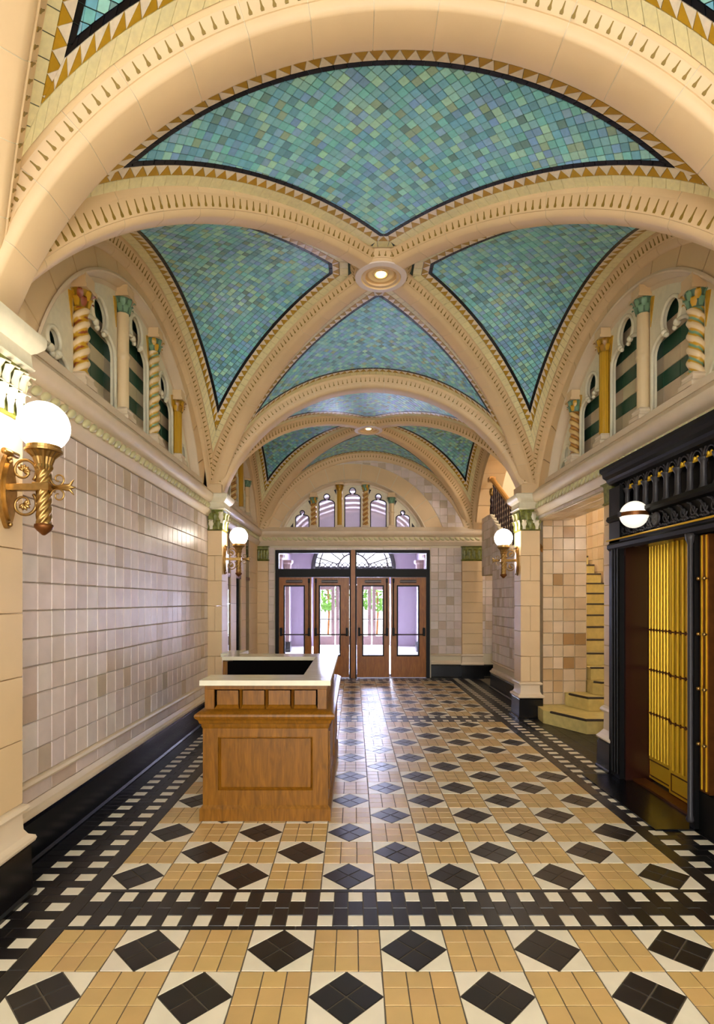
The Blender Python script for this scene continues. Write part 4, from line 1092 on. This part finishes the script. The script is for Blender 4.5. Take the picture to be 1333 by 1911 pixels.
def spiral(mb, c, r0, r1, turns, a0, sgn, rad, plane='yz', n=26):
    pts = []; rs = []
    for i in range(n+1):
        t = i/n; r = r0+(r1-r0)*t; a = a0+sgn*turns*2*PI*t; u, v_ = r*math.cos(a), r*math.sin(a)
        pts.append((c[0], c[1]+u, c[2]+v_) if plane == 'yz' else (c[0]+u, c[1], c[2]+v_)); rs.append(rad*(1-.45*t))
    mb.tube(pts, rad, 6, rs=rs)
spiral(sb_, (0, 0, 2.235), .042, .008, 1.4, PI, 1, .007); sb_.tube([(0, -.06, 2.175), (0, -.03, 2.20), (0, .03, 2.28), (0, .07, 2.295)], .008, 6)
for i in range(3): sb_.ball((0, -.03+.03*i, 2.175+.004*i), .013, 6, 4, (.6, 1.4, .8))
sme = sb_.mesh('scroll_leaf', True); sme.materials.append(M['ironl'])
y = 5.0
while y > 3.0:
    o = link('scroll_leaf', sme, None, el); o.location = (.022, o4(y), 0); y -= .115
for yy in (4.3, 3.55):
    b = MB(); b.lathe([(.045, 0), (.06, .012), (.045, .024), (.03, .014), (.0, .03)], 0, 0, 14); ro = b.build('rosette', M['ironl'], el, smooth=True); ro.location = (.02, o4(yy), 2.235); ro.rotation_euler = (0, -PI/2, 0)
b = MB(); b.box(-.27, .22, o4(3.80), o4(5.02), -.003, .012); b.build('threshold', M['black'], el)
b = MB(); b.box(.10, .215, o4(3.87), o4(4.87), .012, .03); b.build('door_sill', M['bronze'], el)
b = MB(); b.box(.04, .3, o4(4.84), o4(4.87), 0, 2.1); b.box(.05, .3, o4(3.86), o4(4.87), 2.07, 2.12); b.build('jamb', M['wine'], el)
b = MB(); b.box(.33, .34, o4(2.9), o4(4.9), 0, 2.2); b.build('shaft_wall', M['dark'], el)
def gate(label, x, y0, y1, ztop=2.07):
    g_ = empty('elevator_gate', (x, (y0+y1)/2, 0), 0, label, 'elevator gate', 'gold elevator gates')
    h = (y1-y0)/2
    b = MB(); b.rbox(-.012, .012, -h, h, .035, .23, .004); kp = b.build('kick_panel', M['gold'], g_)
    b = MB(); b.plate([(-h+.03, .06), (h-.03, .06), (h-.03, .205), (-h+.03, .205)], [[(-h+.04, .07), (h-.04, .07), (h-.04, .195), (-h+.04, .195)]], -.016, -.011, lambda a, d, z: (d, a, z)); b.build('panel_moulding', M['bronze'], kp)
    n = 9
    for i in range(n):
        yy = -h+2*h*(i+.5)/n; wv = 2*h/n*.29
        b = MB(); b.plate([(yy-wv, -.006), (yy-wv*.6, -.014), (yy+wv*.6, -.014), (yy+wv, -.006), (yy+wv, .006), (yy-wv, .006)], [], .23, ztop, lambda a, d, z: (z, a, d)); b.build('slat', M['gold'], g_)
    b = MB(); b.box(.01, .016, -h, h, .23, ztop); b.build('back_sheet', M['wine'], g_)
    for z in (.61, .99, 1.34):
        b = MB(); b.box(-.018, -.012, -h, h, z-.005, z+.005)
        for i in range(n): yy = -h+2*h*(i+.5)/n; b._add([(-.022, yy-.014, z), (-.022, yy, z-.016), (-.022, yy+.014, z), (-.022, yy, z+.016), (-.012, yy-.014, z), (-.012, yy, z-.016), (-.012, yy+.014, z), (-.012, yy, z+.016)], [(0, 1, 2, 3), (0, 1, 5, 4), (1, 2, 6, 5), (2, 3, 7, 6), (3, 0, 4, 7)])
        b.build('lattice_bar', M['bronze'], g_)
    return g_
gate('gold slatted elevator gate leaf nearer the stair', 2.62, 4.46, 4.87)
gate('gold slatted elevator gate leaf in front, nearer the brass stile', 2.575, 3.86, 4.46)
bs = empty('brass_stile', (2.40, 3.74, 0), 0, 'upright bronze stile with round brass knobs at the right edge', 'door stile')
b = MB(); b.rbox(-.01, .03, -.05, .05, .28, 2.05, .006); b.build('stile', M['bronze'], bs)
b = MB(); b.box(-.016, -.008, -.03, -.02, .3, 2.04); b.box(-.016, -.008, .02, .03, .3, 2.04); b.build('gold_inlay', M['gold'], bs)
for z in (.61, .99, 1.365, 1.745):
    for yy in (-.03, .035):
        b = MB(); b.ball((-.03, yy, z), .014, 10, 7); b.tube([(-.025, yy, z), (0, yy, z)], .006, 6); b.build('knob', M['brass'], bs, smooth=True)
b = MB(); b.box(-.01, .05, -.9, .06, 0, .28); b.build('bottom_rail', M['iron'], bs)
# slim pilaster between the stair opening and the elevator
sp_ = empty('pilaster', (2.52, 5.18, 0), 0, 'slim cream tiled pilaster between the stair opening and the black elevator surround', 'pilaster')
b = MB(); b.loft([(0, .06), (.02, .06), (.03, .05), (.262, .045), (.275, .03)], -.12, .2, -.08, .08); b.build('plinth', M['black'], sp_)
b = MB(); b.loft([(.275, .03), (.285, .05), (.30, .055), (.33, .03), (.37, .004), (.53, 0), (.54, .02), (.56, .03), (.58, .02), (.60, 0)], -.12, .2, -.08, .08); b.build('base_moulding', M['stone2'], sp_)
for i in range(10):
    za, zb = .6+i*.19, .6+(i+1)*.19; b = MB(); b.loft([(za+.002, -.003), (za+.005, 0), (zb-.005, 0), (zb-.002, -.003)], -.12, .2, -.08, .08); b.build('shaft_block', M['stone'], sp_)
b = MB(); b.loft([(2.5, 0), (2.51, .015), (2.53, 0), (2.68, .005), (2.70, .03)], -.12, .2, -.08, .08); b.build('capital', M['olive'], sp_)

# globe lamp on the elevator frame
gl = empty('globe_lamp', (2.30, 4.5, 2.30), 0, 'small opal globe lamp with a dark band on the elevator frame', 'lamp')
b = MB(); b.ball((0, 0, 0), .11, 28, 18); b.build('globe', M['opal'], gl, smooth=True)
b = MB(); b.lathe([(.108, -.016), (.116, -.016), (.116, .016), (.108, .016)], 0, 0, 32, cap=False); b.build('band', M['bronze'], gl, ang=30)
b = MB(); b.tube([(.1, -.02, 0), (.16, -.04, -.03), (.14, -.12, -.06), (.09, -.10, -.03)], .01, 8); b.rbox(-.13, -.112, -.015, .015, -.02, .02, .003); b.build('bracket', M['ironl'], gl, smooth=False)

# ------------------------------------------------------------------ reception desk
dk = empty('reception_desk', (-.64, 4.9, 0), 0, 'oak U-shaped reception desk with panelled front and pale marble top', 'desk')
dx, dy = -.64, 4.9
def D_(x0, x1, y0, y1, z0, z1, mb): return mb.rbox(x0-dx, x1-dx, y0-dy, y1-dy, z0, z1, .004)
XA, XB, YA, YB = -1.095, -.185, 3.99, 5.92
def dbox(name, mat, par, *bx_):
    b = MB()
    for q in bx_: D_(*q, b)
    return b.build(name, mat, par)
# carcass panels (front, right side, back, near-left return)
b = MB(); b.plate([(XA, .11), (XB, .11), (XB, .76), (XA, .76)], [[(-.985, .215), (-.295, .215), (-.295, .605), (-.985, .605)]], 0, .05, lambda a, d, z: (a-dx, YA-dy+d, z)); b.build('front_frame', M['oak'], dk)
dbox('side_frame', M['oak'], dk, (XB-.05, XB, YA+.05, YB, .11, .76))
dbox('back_frame', M['oak'], dk, (-1.33, XB-.05, YB-.05, YB, .0, .98))
dbox('return_frame', M['oak'], dk, (XA, XA+.05, YA+.05, YA+.30, 0, .97))
dbox('return_frame', M['oak'], dk, (-1.335, -1.29, YB-.28, YB-.05, 0, .97))
dbox('dark_lining', M['dark'], dk, (XA+.05, XB-.05, YA+.05, YA+.06, .02, .97), (XB-.06, XB-.05, YA+.06, YB-.06, .02, .97), (-1.29, XB-.06, YB-.062, YB-.052, .02, .975), (-1.29, -.26, YB-.30, YB-.28, .72, .975))
b = MB(); b.loft([(0, .02), (.085, .02), (.095, .012), (.11, .0), (.115, -.01)], XA-dx, XB-dx, YA-dy, YB-dy-.0); b.build('plinth', M['oak'], dk)
# front raised panel
def inset(par, F, a0, a1, z0, z1, rec, t=.018):      # sloping moulding round a recessed panel
    b = MB(); O = [(a0, z0), (a1, z0), (a1, z1), (a0, z1)]; I = [(a0+t, z0+t), (a1-t, z0+t), (a1-t, z1-t), (a0+t, z1-t)]; m2 = [(a0+.006, z0+.006), (a1-.006, z0+.006), (a1-.006, z1-.006), (a0+.006, z1-.006)]
    vs = [F(a, 0, z) for a, z in O]+[F(a, -.006, z) for a, z in m2]+[F(a, rec, z) for a, z in I]
    b._add(vs, [(4*k+i, 4*k+(i+1) % 4, 4*k+4+(i+1) % 4, 4*k+4+i) for k in range(2) for i in range(4)]); b.build('panel_moulding', M['oak'], par)
    b = MB(); b.plate(I, [], rec-.001, rec+.01, F); b.build('panel', M['oak'], par)
inset(dk, lambda a, d, z: (a-dx, YA-dy+d, z), -.985, -.295, .215, .605, .024)
def panel_x(name, y0, y1, z0, z1, x, par):
    F = lambda a, d, z: (x-dx+d, a-dy, z)
    b = MB(); t = .022; b.plate([(y0-t, z0-t), (y1+t, z0-t), (y1+t, z1+t), (y0-t, z1+t)], [[(y0, z0), (y1, z0), (y1, z1), (y0, z1)]], 0, .012, F); b.build('panel_moulding', M['oak'], par)
    b = MB(); b.plate([(y0, z0), (y1, z0), (y1, z1), (y0, z1)], [], -.004, .003, F); return b.build(name, M['oak'], par)
panel_x('panel', 4.10, 4.88, .215, .605, XB, dk); panel_x('panel', 5.02, 5.80, .215, .605, XB, dk)
# ledge
b = MB(); b.loft([(.665, .0), (.68, .008), (.70, .010), (.705, .02), (.73, .028), (.745, .045), (.76, .052), (.775, .048), (.80, .01), (.805, -.02)], XA-dx, XB-dx, YA-dy, YB-dy); b.build('ledge', M['oak'], dk, ang=25)
# upper frieze: back board, small panels with sloping dividers
dbox('frieze_board', M['oak'], dk, (XA+.03, XB-.03, YA+.05, YA+.08, .80, .985), (XB-.07, XB-.05, YA+.08, YB, .80, .985))
dbox('frieze_rail', M['oak'], dk, (XA+.01, XB-.01, YA+.015, YA+.06, .945, .985), (XB-.055, XB-.01, YA+.06, YB, .945, .985))
px = [XA+.075, XA+.265, XA+.455, XA+.645, XA+.835]
for xx in (XA+.045, XB-.045): dbox('stile', M['oak'], dk, (xx-.032, xx+.032, YA+.016, YA+.055, .80, .95))
for i in range(1, 4):
    b = MB(); xx = px[i]-dx
    b._add([(xx-.012, YA+.05-dy, .80), (xx+.012, YA+.05-dy, .80), (xx+.012, YA+.05-dy, .95), (xx-.012, YA+.05-dy, .95), (xx, YA+.018-dy, .806), (xx, YA+.018-dy, .95)], [(0, 1, 2, 3), (0, 4, 5, 3), (1, 4, 5, 2), (0, 1, 4), (3, 2, 5)]); b.build('divider', M['oak'], dk)
for i in range(4):
    F = lambda a, d, z: (a-dx, YA-dy+d, z)
    b = MB(); x0, x1 = px[i]+.016, px[i+1]-.016
    b._add([F(x0, .05, .83), F(x1, .05, .83), F(x1+.012, .018, .80), F(x0-.012, .018, .80)], [(0, 1, 2, 3)]); b.plate([(x0, .83), (x1, .83), (x1, .935), (x0, .935)], [], .044, .052, F); b.build('small_panel', M['oak'], dk)
for i in range(9):
    y0 = YA+.10+i*.2; F = lambda a, d, z: (XB-dx+d, a-dy, z)
    b = MB(); b.plate([(y0, .82), (y0+.16, .82), (y0+.16, .935), (y0, .935)], [], -.055, -.046, F); b.build('small_panel', M['oak'], dk)
    b = MB(); b.plate([(y0+.165, .80), (y0+.195, .80), (y0+.195, .95), (y0+.165, .95)], [], -.055, -.02, F); b.build('divider', M['oak'], dk)
# marble top: near arm, side arm, far arm with return
tp = MB(); zt = 1.022
out = [(-1.105, 3.935), (-.165, 3.935), (-.165, 5.95), (-1.345, 5.95), (-1.345, 5.62), (-.385, 5.62), (-.385, 4.245), (-1.105, 4.245)]
tp.plate([(a-dx, q-dy) for a, q in out], [], .985, zt, lambda a, d, z: (a, z, d)); tpo = tp.build('marble_top', M['marble'], dk)
tp = MB(); tp.plate([(-1.44-dx, 5.953-dy), (-1.24-dx, 5.953-dy), (-1.215-dx, 6.36-dy), (-1.44-dx, 6.36-dy)], [], .985, zt, lambda a, d, z: (a, z, d)); tp.build('marble_return', M['marble'], dk)
dbox('return_frame', M['oak'], dk, (-1.42, -1.25, 5.96, 6.33, 0, .985))

# ------------------------------------------------------------------ wall sconces
def sconce(label, loc, rz):
    s = empty('wall_sconce', loc, rz, label, 'lamp', 'brass globe sconces on the pilasters')
    G = .20   # stem distance from the wall
    bp = MB(); out = []
    for t in np.linspace(0, 2*PI, 29)[:-1]:
        a = .055*math.sin(t)*(1-.25*math.cos(2*t)); z = -.02-.19*math.cos(t); out.append((a, z))
    bp.plate(out, [], 0, .022, lambda a, d, z: (d, a, z)); bp.plate([(a*.7, -.02+(z+.02)*.8) for a, z in out], [], .022, .034, lambda a, d, z: (d, a, z)); bp.ball((.03, 0, -.19), .012, 8, 5); bp.ball((.03, 0, .13), .012, 8, 5)
    bpo = bp.build('backplate', M['brass'], s, ang=40)
    b = MB(); b.tube([(.03, -.055, .175), (.03, .055, .175)], .016, 10); b.tube([(.015, 0, .16), (.03, 0, .14)], .014, 8); b.build('scroll_roll', M['brass'], bpo, smooth=True)
    b = MB(); b.rbox(.02, G-.02, -.016, .016, -.018, .018, .003); b.build('arm', M['brass'], s)
    for sg in (1, -1):
        b = MB(); spiral(b, (.098, 0, sg*.085),   .070, .016, 1.35, -PI*.25 if sg > 0 else PI*.25, sg, .009, 'xz', 36); so = b.build('scroll', M['brass'], s, smooth=True)
        b = MB()
        for k in range(6):
            a = -.6+k*.62; ca, sa = math.cos(a), sg*math.sin(a); c0 = Vector((.098, 0, sg*.085))
            b.tube([c0, c0+Vector((.018*ca, 0, .018*sa)), c0+Vector((.034*ca-.006*sa, 0, .034*sa))], .01, 6, rs=[.006, .011, .003])
        b.build('rosette', M['brass'], so, smooth=True)
    n = 40; b = MB(); b.lathe([(.033, -.19+.28*i/n) for i in range(n+1)], G, 0, 30, fn=lambda t, z: 1+.13*math.cos(6*t-z*150)); b.build('twisted_stem', M['brass'], s, smooth=True)
    b = MB(); b.rbox(G-.042, G+.042, -.036, .036, -.022, .022, .004); b.build('stem_clasp', M['brass'], s)
    b = MB(); b.lathe([(.006, -.245), (.012, -.24), (.032, -.222), (.046, -.205), (.044, -.19), (.028, -.185)], G, 0, 18); b.build('finial', M['bronze'], s, smooth=True)
    b = MB(); b.lathe([(.034, .085), (.042, .10), (.038, .115), (.05, .15), (.074, .175), (.088, .18), (.088, .19), (.08, .194), (.08, .21), (.07, .212)], G, 0, 36, fn=lambda t, z: 1+(.05*math.cos(18*t) if z < .176 else 0)); b.build('flared_cup', M['brass'], s, smooth=False)
    for sg in (1, -1):
        b = MB(); spiral(b, (G+.075, 0, sg*.042), .040, .008, 1.3, PI, sg, .006, 'xz', 26); b.build('front_scroll', M['brass'], s, smooth=True)
    b = MB()
    for a in (-.8, 0, .8):
        b.tube([(G+.03, 0, 0), (G+.12+.02*math.cos(a), 0, .012*a), (G+.13+.035*math.cos(a), 0, .05*a)], .01, 8, rs=[.005, .011, .002])
    b.build('fleur', M['brass'], s, smooth=True)
    b = MB(); b.ball((G, 0, .312), .124, 24, 14); b.build('globe', M['globe'], s, smooth=True)
    return s
ZS = 2.172
sconce('large brass sconce with a lit white globe on the nearest left pilaster', (-1.785, Y1, ZS), 0)
sconce('brass sconce with a lit white globe on the far left pilaster behind the desk', (-1.785, 7.58, ZS), 0)
sconce('brass sconce with a lit white globe beside the stair railing', (2.27, 7.58, ZS-.02), PI)
sconce('brass sconce with a lit white globe on the near right pilaster by the elevator', (2.27, Y1, ZS), PI)
sconce('unseen added brass sconce with a lit white globe behind the viewpoint on the left', (-1.785, -1.9, ZS), 0)  # out of view, added for warm light on the near floor
sconce('unseen added brass sconce with a lit white globe behind the viewpoint on the right', (2.27, -1.9, ZS), PI)  # its unseen partner, added for the same warm fill from behind

# ------------------------------------------------------------------ vestibule lamps, street daylight, added fill in stair hall and vestibule
lamp('stair_hall_fill', 'POINT', (3.6, 9.0, 4.6), 90, (1, .90, .82), .15)  # added fill that brightens the stair hall; no fitting is modelled
lamp('stair_foot_fill', 'POINT', (3.6, 6.0, 2.5), 15, (1, .93, .86), .15)  # added low fill for the first steps, not a real lamp
for sg in (-1, 1): lamp('vestibule_lamp', 'POINT', (sg*1.5, 14.0, 2.35), 8, (1, .95, .95), .15)
sk = lamp('vestibule_fill', 'AREA', (0, 15.5, 4.4), 220, (.86, .88, 1.0), 3.0, (0, 0, 0), 6.0); sk.data.spread = math.radians(70)  # added downward fill to brighten the vestibule floor; the vault has no skylight
lamp('street_daylight', 'AREA', (0, YV+.7, 2.0), 1700, (.66, .70, 1.0), 2.6, (-PI/2, 0, 0), 4.0)
